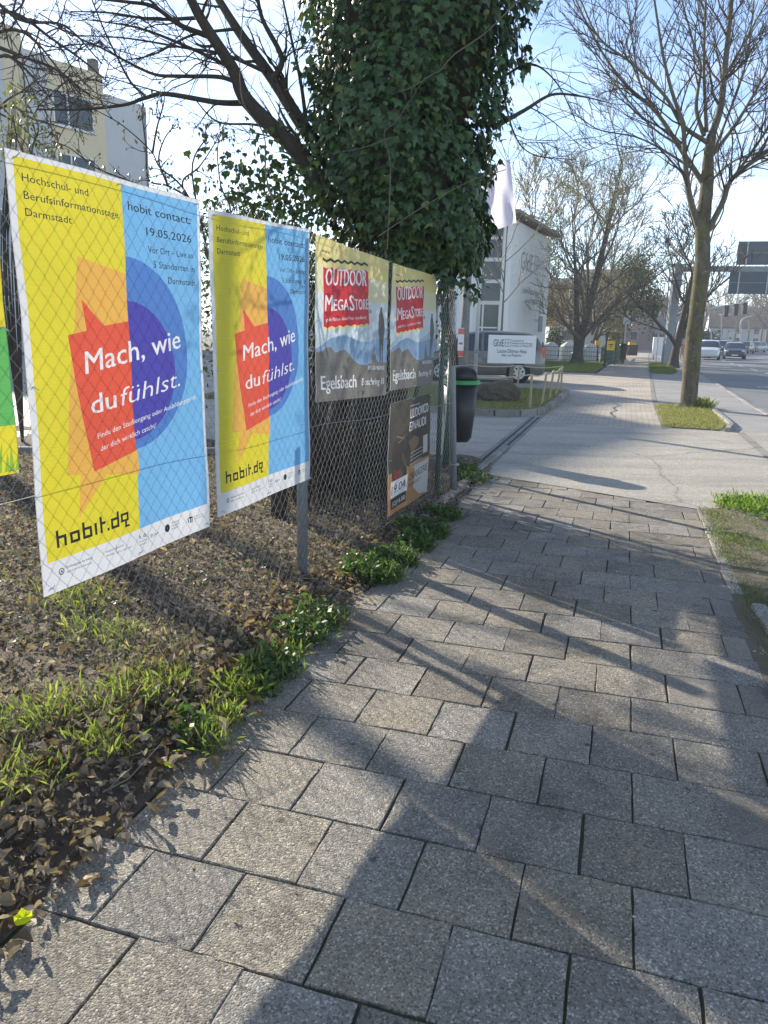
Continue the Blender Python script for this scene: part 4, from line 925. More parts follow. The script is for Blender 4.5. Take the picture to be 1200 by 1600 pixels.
# dark evergreen behind
def bushy(name, label, P, rx, rz, n, size, c1, c2, seed, group=None, cat='tree', trunk=True, z0=.3):
    rg = np.random.default_rng(seed); t = thing(name, label, cat, P, group); P = np.array(P, float)
    k = max(8, n // 500); cz = rg.uniform(z0, 1, k); ca = rg.uniform(0, 6.28, k); cr = rx * np.sqrt(np.clip(1 - ((cz - .45) / .62) ** 2, .05, 1)) * rg.uniform(.3, .85, k)
    cen = np.stack([cr * np.cos(ca), cr * np.sin(ca), cz * rz], -1) + P; ci = rg.integers(0, k, n); Q = cen[ci] + rg.normal(0, 1, (n, 3)) * np.array([rx * .22, rx * .22, rz * .09])
    Q[:, 2] = np.maximum(Q[:, 2], .05); S_ = rg.uniform(*size, n); V, F = scatter(LEAF_T, LEAF_F, Q, rand_rot(n, None, 1.5), S_)
    lum = rg.uniform(.7, 1.35, k)[ci][:, None]; c = colmix(c1, c2, .2)(n) * lum
    o = mesh_np('foliage', V, [F], M['leaf'], t, col=rep_col(c, 4)); o['kind'] = 'stuff'
    T = Tubes()
    for q in range(5):
        a = rg.uniform(0, 6.28); T.add(catmull([P, P + [.1 * math.cos(a), .1 * math.sin(a), rz * .3], P + [rx * .4 * math.cos(a), rx * .4 * math.sin(a), rz * .8]], 4), np.linspace(.05 * rz / 2 + .01, .01, 9), 5)
    T.build('stem', M['bark_dark'], t); return t
bushy('evergreen_tree', 'dense dark evergreen between the wooden rail fence and the gantry post', SB(66, .3 - 1.6, 0), 2.6, 7.2, 9000, (.15, .3), (.03, .05, .02), (.06, .075, .03), 41)
bushy('evergreen_bush', 'dark bush at the far end of the white care home wall', (9.7, 49.5, 0), 1.3, 3.4, 3500, (.1, .2), (.04, .07, .02), (.07, .10, .03), 43, cat='bush')
bushy('evergreen_tree', 'tall olive tree beside the care home at its rear corner', (9.6, 52, 0), 1.6, 8.6, 4500, (.1, .22), (.10, .12, .03), (.16, .17, .05), 44)
bushy('hedge_bush', 'olive bush beside the dark evergreen at the footpath', SB(61, -1.9, 0), 1.2, 1.9, 1500, (.1, .18), (.10, .10, .05), (.14, .13, .06), 46, cat='bush')
bushy('hedge_bush', 'low dark hedge far beyond the white car', SB(116, 5.5, 0), 5.5, 3.2, 3000, (.25, .5), (.03, .05, .03), (.05, .07, .04), 48, cat='bush', z0=.1)
# shrubs behind the posters
for q, (x, y, rx, rz, c1, c2, lb) in enumerate([(-3.1, 10.5, 1.3, 2.5, (.05, .08, .03), (.10, .13, .05), 'green shrub seen between the two tall yellow and blue posters'), (-1.6, 9.5, 1.1, 2.6, (.045, .07, .025), (.09, .12, .04), 'dark green shrub left of the ivy tree trunk'),
        (-.75, 8.0, .55, 2.2, (.03, .05, .02), (.06, .08, .03), 'dark shrub behind the gap beside the brown mountain poster'), (-6.4, 17, 1.5, 1.3, (.04, .07, .025), (.09, .12, .04), 'low green bush beyond the kerb left of the first poster')]):
    bushy('shrub', lb, (x, y, 0), rx, rz, 3200, (.04, .09), c1, c2, 60 + q, cat='bush', z0=.12)
# dry stems around trunk foot
T = Tubes(); rg = np.random.default_rng(5)
for q in range(150):
    p = np.array([-.95 + rg.uniform(0, 1.0), 6.5 + rg.uniform(-.4, 1.0), .03]); grow(T, p, (rg.normal(-.12, .15), rg.normal(.05, .15), 1), rg.uniform(.4, 1.1), .006, 2, rg, [], .1, kids=(2, 2, 2, 2), maxl=3, minr=.0015, wig=.12)
o = T.build('dry_undergrowth', M['bark_dark'], None); tag(o, 'tangle of dry dark stems round the foot of the ivy tree', kind='stuff')
# young-leaf shrub stems above the first poster
T = Tubes(); tips = []; rg = np.random.default_rng(9)
yl = thing('young_shrub', 'shrub with fresh drooping leaves rising above the first yellow poster', 'shrub', (-1.9, 5.6, .05))
for pts in ([(350, 420), (290, 300), (250, 262), (235, 235), (190, 195), (150, 172)], [(290, 305), (262, 290), (232, 280), (228, 230), (222, 180), (224, 162)], [(300, 330), (285, 285), (310, 262), (335, 225), (345, 205)], [(262, 290), (248, 250), (258, 215), (275, 195)], [(238, 240), (245, 200), (255, 165), (257, 150)],
            [(345, 400), (360, 330), (345, 290), (340, 230), (352, 190)], [(330, 420), (300, 270), (322, 215), (318, 205)], [(240, 300), (200, 282), (150, 262), (110, 232), (80, 220)], [(120, 300), (60, 270), (30, 225), (20, 180)], [(70, 290), (50, 240), (60, 200), (45, 165)]):
    Q, r = px_limb(pts, 5.6, .25, .009, .003, T, 5); 
    for p in Q[::3][2:]: tips.append((p, None))
    limb_children(T, Q, r, rg, tips, 5, .22, .1, 2, (2, 2, 2, 2), .0012, .25)
T.build('stem', M['twig'], yl); P = np.array([p for p, d in tips]); P = P[RNG.random(len(P)) < .8]
o = leaf_cloud(P, None, (.02, .042), colmix((.05, .05, .028), (.11, .11, .05), .3), 2, .012, name='foliage', parent=yl, down=1.0); o['kind'] = 'stuff'
# left background bare tree
rndl = np.random.default_rng(77)
lt = thing('bare_tree', 'thin-twigged bare tree with hanging seeds at the upper left edge', 'tree', (-8.6, 13.5, 0)); T = Tubes(); TW = Tubes(); tips = []
T.add(catmull([(-8.6, 13.5, -.05), (-8.5, 13.4, 2), (-8.4, 13.2, 4.5), (-7.9, 13, 8)], 6), np.linspace(.2, .07, 19), 9); T.build('trunk', M['bark_dark'], lt); T = Tubes()
for pts in ([(-60, 90), (0, 50), (43, 54), (85, 100), (110, 140)], [(-60, 130), (0, 88), (30, 100), (60, 130), (90, 170)], [(-60, 20), (20, 20), (80, 60), (130, 95), (170, 130)], [(-40, -30), (30, 30), (100, 40), (160, 100)], [(-50, 200), (10, 165), (50, 185), (100, 200)], [(-40, 60), (40, 90), (90, 110), (140, 150)]):
    Q, r = px_limb(pts, 12.5, -1.0, .035, .008, T, 6); limb_children(TW, Q, r, rndl, tips, 9, 1.1, .0, 3, (4, 4, 3, 2), .003, .22)
T.build('limb', M['bark_dark'], lt); o = TW.build('twigs', M['twig'], lt); o['kind'] = 'stuff'
P = np.array([p for p, d in tips]); P = P[RNG.random(len(P)) < .12]; o = leaf_cloud(P, None, (.02, .035), colmix((.06, .045, .03), (.10, .08, .05)), 1, .03, name='seeds', parent=lt, down=1.0); o['kind'] = 'stuff'
# yellow catkins cluster low left
P = np.array([at(x, y, 9.5 + random.uniform(-.3, .3)) for x, y in [(random.gauss(22, 18), random.gauss(190, 28)) for _ in range(60)] + [(random.gauss(65, 15), random.gauss(222, 10)) for _ in range(25)]])
ct = thing('catkin_bush', 'bush with pale yellow-green catkins over the corner of the first poster', 'bush', (-4.6, 9.5, 0)); T = Tubes()
for q in range(14): a = np.array(P[q * 4]); T.add(catmull([(-4.6, 9.5, 0), (-4.5 + random.uniform(-.2, .2), 9.5, 2.2), a], 5), np.linspace(.02, .004, 11), 4)
T.build('stem', M['bark_dark'], ct); o = leaf_cloud(P, None, (.04, .08), colmix((.20, .20, .10), (.12, .13, .06)), 4, .06, name='catkins', parent=ct, down=1.0); o['kind'] = 'stuff'
# far roadside trees: pale bark planes
for q, (u, v, h) in enumerate([(88, 2.0, 9.5), (100, 1.8, 8), (112, 2.4, 8.5), (132, 1.8, 9), (150, 2.5, 9)]):
    tree('roadside_tree', 'far bare roadside tree on the near side, %s' % ('closest to the gantry', 'second beyond the gantry', 'third beyond the gantry, before the blue house', 'fourth, behind the blue house', 'farthest of the near-side row')[q], SB(u, v, 0), h, .22, M['bark'], 80 + q, 2, (6, 5, 3, 2), dict(size=(.1, .2), col=colmix((.20, .17, .10), (.16, .13, .08)), per=1, spread=.4), 'bare trees lining the near side of the road', minr=.02, limbs=9)
for q, (u, v, h) in enumerate([(92, 19.2, 10.5), (106, 17.4, 13), (122, 17.5, 13.5), (138, 17.6, 14), (156, 17.5, 14), (176, 17.5, 14), (200, 15.5, 14.5), (226, 12, 14.5)]):
    tree('roadside_tree', 'large bare plane tree across the road, %s' % ('first at the right edge', 'second along the row', 'third along the row', 'fourth along the row', 'fifth along the row', 'sixth along the row', 'seventh along the row', 'farthest of the row')[q], SB(u, v, -.1), h, .32, M['bark_smooth'], 100 + q, 2, (9, 8, 4, 2), dict(size=(.12, .25), col=colmix((.30, .22, .14), (.24, .18, .11)), per=1, spread=.5), 'bare plane trees across the road', minr=.028, limbs=13, trunk_f=.25, spread=.9)
for q in range(6):
    tree('roadside_tree', 'small bare tree before the dark roofed house, %s' % ('far left', 'second from left', 'third from left', 'fourth from left', 'fifth from left', 'rightmost')[q], SB(136 + q * 2, 6.5 + q * 2.2, -.1), 8 + q % 3, .2, M['bark_smooth'], 120 + q, 2, (7, 6, 3, 2), dict(size=(.12, .25), col=colmix((.27, .21, .12), (.2, .16, .09)), per=1, spread=.4), 'small bare trees at the far road bend', minr=.022, limbs=9)

# ================================================================ STREET FURNITURE
gp = at(1040, 572, 44.3); gp.z = 0
gan = thing('sign_gantry', 'grey steel sign gantry with thick post in the second grass pit', 'gantry', gp)
mb = MB(); k = .22
mb.prism([gp + Vector((x * k, y * k, 0)) for x, y in ((-1, -1), (1, -1), (1, 1), (-1, 1))], (0, 0, 0), (.12, 0, 5.5)); mb.build('post', M['steel'], gan)
mb = MB(); mb.box(gp + Vector((.12, 0, 5.53)), (1.1, .5, .06)); mb.build('cap_plate', M['steel'], gan)
g2 = gp + Vector((.12, 0, 5.3)); ge = g2 + Vector((.97, -.24, 0)) * 17; gd = (ge - g2).normalized(); gn = Vector((gd.y, -gd.x, 0))
mb = MB(); mb.prism([g2 - gn * .14 + Z1 * -.14, g2 + gn * .14 + Z1 * -.14, g2 + gn * .14 + Z1 * .14, g2 - gn * .14 + Z1 * .14], (0, 0, 0), ge - g2); mb.build('arm', M['steel'], gan)
sgx = [3.55, 8.9]
sg = thing('direction_sign', 'large dark sign seen from the back, hanging on the gantry at the right edge', 'sign', g2 + gd * 3.6)
for z0, z1, x0, x1 in ((.2, 1.42, 2.95, 7.2), (-1.32, -.16, 2.7, 8.0)):
    mb = MB(); mb.prism([g2 + gd * x0 + Z1 * z0, g2 + gd * x1 + Z1 * z0, g2 + gd * x1 + Z1 * z1, g2 + gd * x0 + Z1 * z1], gn * .17, gn * .20); pl = mb.build('sign_panel', M['sign_back'], sg)
    for xx in (x0 + .45, x0 + 1.9, x0 + 3.35):
        mb = MB(); mb.prism([g2 + gd * xx + Z1 * (z0 + .03), g2 + gd * (xx + .07) + Z1 * (z0 + .03), g2 + gd * (xx + .07) + Z1 * (z1 - .03), g2 + gd * xx + Z1 * (z1 - .03)], gn * .2, gn * .25); mb.build('bracket', M['steel_pale'], pl)
    mb = MB(); zc = (z0 + z1) / 2; mb.prism([g2 + gd * (x0 + .02) + Z1 * zc, g2 + gd * (x1 - .02) + Z1 * zc, g2 + gd * (x1 - .02) + Z1 * (zc + .03), g2 + gd * (x0 + .02) + Z1 * (zc + .03)], gn * .2, gn * .22); mb.build('seam', M['steel'], pl)
# curved lamp and signal mast
def mast(name, label, cat, base_px, Y, pts_px, r0, r1, mat, group=None):
    b_ = at(*base_px, Y); b_.z = 0; t = thing(name, label, cat, b_, group); P = [b_] + [at(x, y, Y) for x, y in pts_px]; mb = MB(); Q = catmull(P, 4); n = len(Q)
    mb.tube([Vector(q) for q in Q], [r0 + (r1 - r0) * i / (n - 1) for i in range(n)], 8); mb.build('pole', M[mat], t, True); return t, P
tl, P = mast('signal_mast', 'white curved mast carrying a traffic light arm beyond the near street tree', 'traffic light', (1055, 562), 66, [(1056, 540), (1059, 515), (1064, 500), (1075, 490), (1090, 484), (1120, 480), (1165, 474)], .12, .07, 'steel_pale')
for x, y in ((1134, 484), (1149, 482), (1163, 480)):
    q = at(x, y, 66); mb = MB(); mb.box(q + Vector((0, -.1, -.1)), (.34, .22, .95)); h = mb.build('signal_head', M['black'], tl)
q = at(1066, 522, 66); mb = MB(); mb.box(q, (1.1, .22, .3)); mb.box(q + Vector((0, 0, .6)), (.5, .2, .35)); mb.build('signal_head', M['black'], tl)
for i, (x, y0, y1) in enumerate(((1128, 545, 492), (1139, 548, 520), (1112, 549, 515))):
    Y = 95; b_ = at(x, y0, Y); b_.z = 0; top = at(x - 1, y1, Y); t = thing('lamp_post', 'thin pale lamp post beyond the cars, %s' % ('tallest in front of the dark roof', 'short one right of the tallest', 'short one left of the tallest')[i], 'lamp post', b_); mb = MB(); mb.tube([b_, top], [.11, .08], 6); mb.build('pole', M['steel_pale'], t)
    mb = MB(); mb.box(top + Vector((.5, 0, .05)), (1.3, .2, .12)); mb.build('lamp_head', M['steel_pale'], t)
lp, P = mast('lamp_post', 'curved street lamp arching over the far lanes before the plane trees', 'lamp post', (1158, 545), 100, [(1157, 515), (1158, 502), (1165, 496), (1175, 494)], .11, .07, 'steel_pale')
# warning sign seen from behind and small box sign under it
ws = thing('warning_sign', 'triangular traffic sign seen from behind, left of the gantry post', 'sign', at(1031, 560, 52) * 1.0); ws.location.z = 0; c = at(1031, 504, 52)
mb = MB(); mb.tube([Vector((c.x, c.y, 0)), Vector((c.x, c.y, c.z + .4))], .04, 6); mb.build('pole', M['steel_pale'], ws)
tri = [at(1020, 512, 52), at(1042, 513, 52), at(1032, 486, 52)]; mb = MB(); mb.prism(tri, (0, -.06, 0), (0, -.09, 0)); mb.build('sign_plate', M['steel'], ws)
mb = MB(); mb.prism([at(1022, 514.5, 52), at(1041, 514.5, 52), at(1041, 521, 52), at(1022, 521, 52)], (0, -.06, 0), (0, -.09, 0)); mb.build('sign_plate', M['steel'], ws)
ad = thing('notice_pillar', 'white notice board standing below the triangular sign', 'sign', at(1028, 552, 56)); ad.location.z = 0
mb = MB(); mb.box((ad.location.x, ad.location.y, .95), (.85, .15, 1.3)); mb.build('board', M['sign_white'], ad); mb = MB(); mb.box((ad.location.x - .3, ad.location.y, .15), (.08, .1, .3)); mb.box((ad.location.x + .3, ad.location.y, .15), (.08, .1, .3)); mb.build('leg', M['steel'], ad)
# --- recycling point
def container(label, px0, px1, ytop, Y, mat, group='recycling containers behind the green fence'):
    a = at(px0, 560, Y); b2 = at(px1, 560, Y); zt = at(px0, ytop, Y).z; a.z = b2.z = 0; D = (b2 - a); W_ = D.length; c = (a + b2) / 2; t = thing('recycling_container', label, 'container', c, group); mb = MB()
    h = W_ / 2; mb.lathe(c, [(h * .94, 0), (h, .1), (h * .98, zt * .72), (h * .86, zt * .84), (h * .3, zt), (.02, zt)], 8, sy=.7); mb.build('body', M[mat], t)
    mb = MB(); mb.lathe(c + Z1 * zt * .74, [(h * 1.0, -.04), (h * 1.0, 0)], 8, sy=.72); mb.build('rim_band', M[mat], t); return t
container('small white peaked recycling container, leftmost of the row', 848, 872, 534, 46, 'white_gloss'); container('wide white recycling container, second from the left', 873, 903, 534, 46.5, 'white_gloss')
container('low white recycling container directly left of the black tree trunk', 890, 903, 549, 44.5, 'white_gloss'); container('white recycling container right of the black tree trunk', 909, 932, 536, 46, 'white_gloss')
container('green recycling container behind the yellow sign', 938, 968, 536, 47, 'teal')
# green wire fence round it
def wire_fence(name, label, P, hgt, mat, n_mid=2):
    t = thing(name, label, 'fence', P[0])
    for a, b2 in zip(P[:-1], P[1:]):
        L_ = (b2 - a).length; k = max(1, round(L_ / 2.4))
        for i in range(k + 1):
            q = a + (b2 - a) * i / k; mb = MB(); mb.tube([q, q + Z1 * (hgt + .1)], .045, 6); mb.build('post', M[mat], t)
        mb = MB(); 
        for j in range(int(L_ / .12)): q = a + (b2 - a) * (j + .5) / int(L_ / .12); mb.tube([q + Z1 * .05, q + Z1 * hgt], .006, 3, cap=False)
        for z in np.arange(.06, hgt + .01, .22): mb.tube([a + Z1 * z, b2 + Z1 * z], .012, 4, cap=False)
        o = mb.build('wire_panel', M[mat], t)
def gpt(x, y, Y): q = at(x, y, Y); q.z = .03; return q
wire_fence('wire_fence', 'dark green wire fence round the recycling containers', [gpt(846, 570, 41), gpt(944, 570, 40), gpt(974, 565, 45)], 1.05, 'dark_green')
ys = thing('yellow_sign', 'yellow post sign on a black post at the fence corner', 'sign', gpt(945, 570, 38.5)); q = at(954, 540, 38.5)
mb = MB(); mb.tube([gpt(945, 570, 38.5), gpt(945, 570, 38.5) + Z1 * 1.75], .06, 6); mb.build('pole', M['black'], ys)
mb = MB(); mb.box(q, (.40, .12, .46)); mb.build('sign_plate', M['yellow_box'], ys)
mb = MB(); mb.add([q + Vector((-.12, -.065, .08)), q + Vector((.12, -.065, .08)), q + Vector((.10, -.065, .02)), q + Vector((-.10, -.065, .02)), q + Vector((.0, -.065, -.1)), q + Vector((.07, -.065, -.02)), q + Vector((-.07, -.065, -.02))], [(0, 3, 2, 1), (6, 4, 5)]); mb.build('horn_emblem', M['ink'], ys)
yb = thing('yellow_sign', 'small yellow board behind the black tree, above the green container', 'sign', gpt(934, 560, 49)); q = at(934, 536, 49); mb = MB(); mb.box(q, (.32, .2, .3)); mb.build('board', M['yellow_box'], yb); mb = MB(); mb.tube([gpt(934, 560, 49), q], .05, 6); mb.build('pole', M['black'], yb)
yk = thing('kiosk_box', 'yellow-topped dark box beyond the wooden rail fence', 'box', gpt(986, 552, 60)); q = yk.location
mb = MB(); mb.box(q + Z1 * .55, (.8, .6, .8)); mb.build('body', M['black'], yk); mb = MB(); mb.box(q + Z1 * 1.0, (.5, .4, .3)); mb.build('yellow_top', M['yellow_box'], yk)
lb = thing('litter_bin', 'dark litter bin at the start of the wooden rail fence', 'bin', gpt(972, 566, 44)); mb = MB(); mb.lathe(lb.location, [(.18, .25), (.24, .95), (.25, 1.05), (.18, 1.15)], 10); mb.build('body', M['black'], lb); mb = MB(); mb.tube([lb.location, lb.location + Z1 * .3], .03, 5); mb.build('post', M['black'], lb)
sp_ = thing('sign_post', 'slim pale post standing beside the dark litter bin', 'post', gpt(973, 563, 46)); mb = MB(); mb.tube([sp_.location, sp_.location + Z1 * 2.9], .05, 6); mb.build('pole', M['steel_pale'], sp_); mb = MB(); mb.box(sp_.location + Vector((0, -.08, 2.5)), (.4, .03, .5)); mb.build('sign_plate', M['steel_pale'], sp_)
rf = thing('rail_fence', 'grey wooden rail fence along the far footpath', 'fence', SB(49, -1.9)); 
for i in range(8):
    q = SB(47 + i * 2.0, -1.75 + i * .0, 0); mb = MB(); mb.tube([q, q + Z1 * .85], .06, 6); mb.build('post', M['wood'], rf)
for z in (.3, .75): mb = MB(); mb.tube([SB(47, -1.75, z), SB(61, -1.75, z)], .05, 6); mb.build('rail', M['wood'], rf)
# white van body behind the containers
# --- sign of the care home on the island
sb = thing('name_board', 'white name board of the care home on a wooden post in the grass island', 'sign', at(799, 610, 20.9)); sb.location.z = .09
mb = MB(); mb.prism([at(797 + dx_, 598, 20.9) * 1 for dx_ in (0,)] * 0 + [Vector((sb.location.x - .07, 20.9, .05)), Vector((sb.location.x + .03, 20.9, .05)), Vector((sb.location.x + .03, 21.0, .05)), Vector((sb.location.x - .07, 21.0, .05))], (0, 0, 0), (0.02, 0, 1.3)); mb.build('post', M['wood'], sb)
q0 = at(761, 567, 20.9); q1 = at(836, 568, 20.9); zt = at(761, 523, 20.9).z; DB = Vector((q1.x - q0.x, .12, 0)); WB = DB.length; DB.normalize(); NB = Vector((DB.y, -DB.x, 0)); zb = q0.z; hb = zt - zb
mb = MB(); q0 = Vector((q0.x, 20.85, 0)); mb.prism([q0 + Z1 * zb, q0 + DB * WB + Z1 * zb, q0 + DB * WB + Z1 * zt, q0 + Z1 * zt], NB * .0, NB * .04); mb.build('board', M['sign_white'], sb)
def bt(body, x, y, wd, cap, bold=0, shear=0): return wall_text(body, q0 + DB * (x * WB) + Z1 * (zb + y * hb), DB, NB, wd * WB, cap * hb, sb, M['ink'], bold=bold, off=.044, shear=shear)
bt('Gf', .10, .60, .11, .26, .004); bt('d', .215, .60, .05, .26, 0, .25); bt('E', .275, .60, .045, .26, .004)
mb = MB()
for a, b2, c_, d_ in ((0, 0, .13, .012), (0, .125, .13, .012), (0, .25, .13, .012), (0, 0, .008, .262), (.061, 0, .008, .262), (.122, 0, .008, .262)):
    p = q0 + DB * ((.34 + a) * WB) + Z1 * (zb + (.60 + b2) * hb); mb.add([p + NB * .043, p + DB * c_ * WB + NB * .043, p + DB * c_ * WB + Z1 * d_ * hb + NB * .043, p + Z1 * d_ * hb + NB * .043], [(0, 1, 2, 3)])
mb.build('emblem', M['ink'], sb)
bt('Gesellschaft für', .49, .78, .25, .07); bt('diakonische Einrichtungen', .49, .69, .43, .07); bt('in Hessen und Nassau mbH', .49, .60, .43, .07)
bt('Louise-Dittmar-Haus', .19, .37, .62, .15); bt('Alten- und Pflegeheim', .28, .25, .42, .09)
# rope posts
rp_ = [(786, 597, 20.2, 561), (811, 610, 19.2, 569), (827, 646, 15.9, 585), (846, 636, 16.6, 581), (857, 626, 18.0, 578), (868, 619, 19.4, 574), (874, 611, 20.8, 572)]
stk = []
for i, (x, yb_, Y, yt) in enumerate([(808, 610, 20.7, 571), (827, 648, 15.1, 585), (846, 637, 16.1, 582), (858, 627, 17.4, 579), (868, 620, 18.6, 575), (876, 612, 20.2, 572)]):
    b_ = at(x, yb_, Y); b_.z = .09; t_ = at(x + (4, 4, 8, 7, 8, 3)[i], yt, Y)
    t = thing('rope_stake', 'thin wooden stake holding the rope, %s' % ('beside the name board post', 'nearest to us', 'second from the nearest', 'third from the nearest', 'fourth from the nearest', 'farthest at the island corner')[i], 'stake', b_, 'stakes round the grass island')
    mb = MB(); mb.tube([b_, t_], [.028, .024], 7); mb.build('stake', M['stake'], t); mb = MB(); mb.lathe(t_ - Z1 * .03, [(.03, -.015), (.036, 0), (.03, .015)], 8); mb.build('rope_knot', M['rope'], t); stk.append(t_)
T = Tubes(); ro = thing('rope', 'pale rope strung between the stakes round the grass island', 'rope', stk[1])
def sag(a, b2, s=.1, n=8): return [np.array(a + (b2 - a) * i / n - Z1 * (s * 4 * (i / n) * (1 - i / n))) for i in range(n + 1)]
chain = [at(715, 567, 20.4), stk[0], stk[5], stk[4], stk[3], stk[2], stk[1], at(715, 586, 15.3)]
for a, b2 in zip(chain[:-1], chain[1:]): T.add(sag(a, b2, .03 + .02 * (b2 - a).length), np.full(9, .013), 5)
T.build('cord', M['rope'], ro)
# boulder
def rock(name, label, c, r, sc, seed, mat='boulder'):
    rg = np.random.default_rng(seed); V = []; F = []; n, k = 12, 18
    for i in range(n + 1):
        for j in range(k):
            a, b2 = math.pi * i / n, 2 * math.pi * j / k; d = np.array([math.sin(a) * math.cos(b2), math.sin(a) * math.sin(b2), math.cos(a)])
            f = 1 + .16 * math.sin(3 * d[0] + seed) * math.cos(2.3 * d[1] + seed) + .09 * math.sin(7 * d[0] - 5 * d[2] + seed) + .05 * math.sin(13 * d[1] + 9 * d[2]); p = d * f; p[2] = np.clip(p[2], -.3, .8 + .1 * math.sin(4 * d[0])); V.append(np.array(c) + p * np.array(sc) * r)
    for i in range(n):
        for j in range(k): F.append([i * k + j, (i + 1) * k + j, (i + 1) * k + (j + 1) % k, i * k + (j + 1) % k])
    return tag(mesh_np(name, V, F, M[mat], None), label, 'rock')
bp_ = at(775, 625, 17.0); rock('boulder', 'dark flat boulder lying in the grass island under the name board', (bp_.x - .02, 17.0, .14), .52, (1.0, .6, .85), 3)
# flag pole, flag
fp = at(742, 594, 22.5); fp.z = .08
fl = thing('flag_pole', 'white flag pole rising behind the ivy tree', 'flag pole', fp); mb = MB(); mb.tube([fp, fp + Vector((.02, 0, 7.4))], [.06, .045], 10); mb.build('pole', M['white_gloss'], fl, True)
mb = MB(); mb.lathe(fp + Z1 * .95, [(.075, -.06), (.075, .06)], 10); mb.build('collar', M['steel'], fl)
V = []; F = []; n, k = 14, 16
c00 = at(750, 270, 22.4); c10 = at(797, 250, 22.4); c01 = at(752, 366, 22.4); c11 = at(806, 349, 22.4)
for i in range(n + 1):
    for j in range(k + 1):
        a, b2 = i / n, j / k; p = c00 * (1 - a) * (1 - b2) + c10 * a * (1 - b2) + c01 * (1 - a) * b2 + c11 * a * b2; p = p + Vector((0, .12 * math.sin(a * 9 + b2 * 3) + .05 * math.sin(a * 17 - b2 * 5), 0)); V.append(p)
for i in range(n):
    for j in range(k): q = i * (k + 1) + j; F.append([q, q + 1, q + k + 2, q + k + 1])
fo = mesh_np('flag', V, F, M['flag'], None, True); tag(fo, 'plain white banner hanging from the pole beside the ivy', 'flag')
# concrete pole with small red and white notice near the end of the fence
cp = at(722, 660, 14.5); cp.z = 0; up = thing('utility_post', 'pale concrete post with small red and white notice behind the waste bin', 'post', (cp.x - .02, 14.5, 0)); mb = MB(); mb.tube([up.location, up.location + Z1 * 3.1], [.085, .075], 10); mb.build('pole', M['kerb'], up, True)
q = at(720, 535, 14.4); mb = MB(); mb.box(q, (.11, .02, .52)); sp2 = mb.build('notice', M['sign_white'], up); 
for zq, wq, hq in ((.2, .112, .1), (-.2, .112, .1), (-.02, .07, .04)): mb = MB(); mb.box(q + Vector((0, -.012, zq)), (wq, .004, hq)); mb.build('red_band', M['tail_red'], sp2)
# waste bin
wb = thing('waste_bin', 'black waste bin with bright green rim behind the grey fence post', 'bin', (at(716, 690, 9.7).x, 9.7, .15)); c = Vector(wb.location)
mb = MB(); mb.lathe(c, [(.05, 0), (.13, .01), (.165, .06), (.195, .35), (.215, .74)], 20, sy=.9); mb.build('body', M['black'], wb, True)
mb = MB(); mb.lathe(c, [(.215, .735), (.245, .74), (.245, .785), (.215, .79)], 20, sy=.9); mb.build('rim', M['lime'], wb)
mb = MB(); mb.lathe(c, [(.212, .785), (.205, .86), (.17, .93), (.09, .965), (.01, .97)], 20, sy=.9); ld = mb.build('lid', M['black'], wb, True)
mb = MB(); mb.lathe(c + Vector((.13, -.12, .87)), [(.05, 0), (.05, .01)], 12, axis='Y'); mb.build('opening', M['rubber'], ld)
mb = MB(); mb.tube([(c.x - .12, c.y + .22, 0), (c.x - .12, c.y + .22, 1.15)], .03, 8); mb.build('post', M['zinc'], wb); mb = MB(); mb.box((c.x - .12, c.y + .19, .7), (.08, .1, .06)); mb.build('bracket', M['black'], wb)

# ================================================================ VEHICLES
HATCH = [(-.50, .30, .52, .52, .80, 0), (-.493, .19, .60, .605, .93, 0), (-.47, .15, .62, .72, .975, 1), (-.43, .14, .63, .90, .99, 1), (-.37, .14, .63, .965, 1, 1), (-.335, .14, .63, .98, 1, 0), (-.15, .14, .62, 1.0, 1, 1), (-.02, .14, .615, 1.0, 1, 1), (0.0, .14, .615, .995, 1, 0), (.14, .14, .61, .95, 1, 1), (.23, .14, .605, .80, 1, 1), (.32, .14, .60, .63, .995, 0), (.345, .14, .585, .59, .99, 0), (.42, .14, .545, .55, .96, 0), (.475, .15, .47, .475, .90, 0), (.497, .19, .38, .385, .80, 0), (.50, .25, .34, .345, .74, 0)]
SEDAN = [(-.50, .30, .50, .50, .80, 0), (-.49, .19, .60, .605, .93, 0), (-.44, .15, .64, .645, .97, 0), (-.36, .14, .65, .67, .99, 0), (-.27, .14, .65, .88, 1, 1), (-.20, .14, .64, .97, 1, 1), (-.05, .14, .63, 1.0, 1, 1), (-.03, .14, .63, 1, 1, 0), (.10, .14, .62, .97, 1, 1), (.19, .14, .615, .82, 1, 1), (.27, .14, .61, .64, .995, 0), (.30, .14, .595, .6, .99, 0), (.40, .14, .56, .565, .96, 0), (.47, .15, .49, .495, .90, 0), (.497, .19, .38, .385, .80, 0), (.50, .25, .34, .345, .74, 0)]
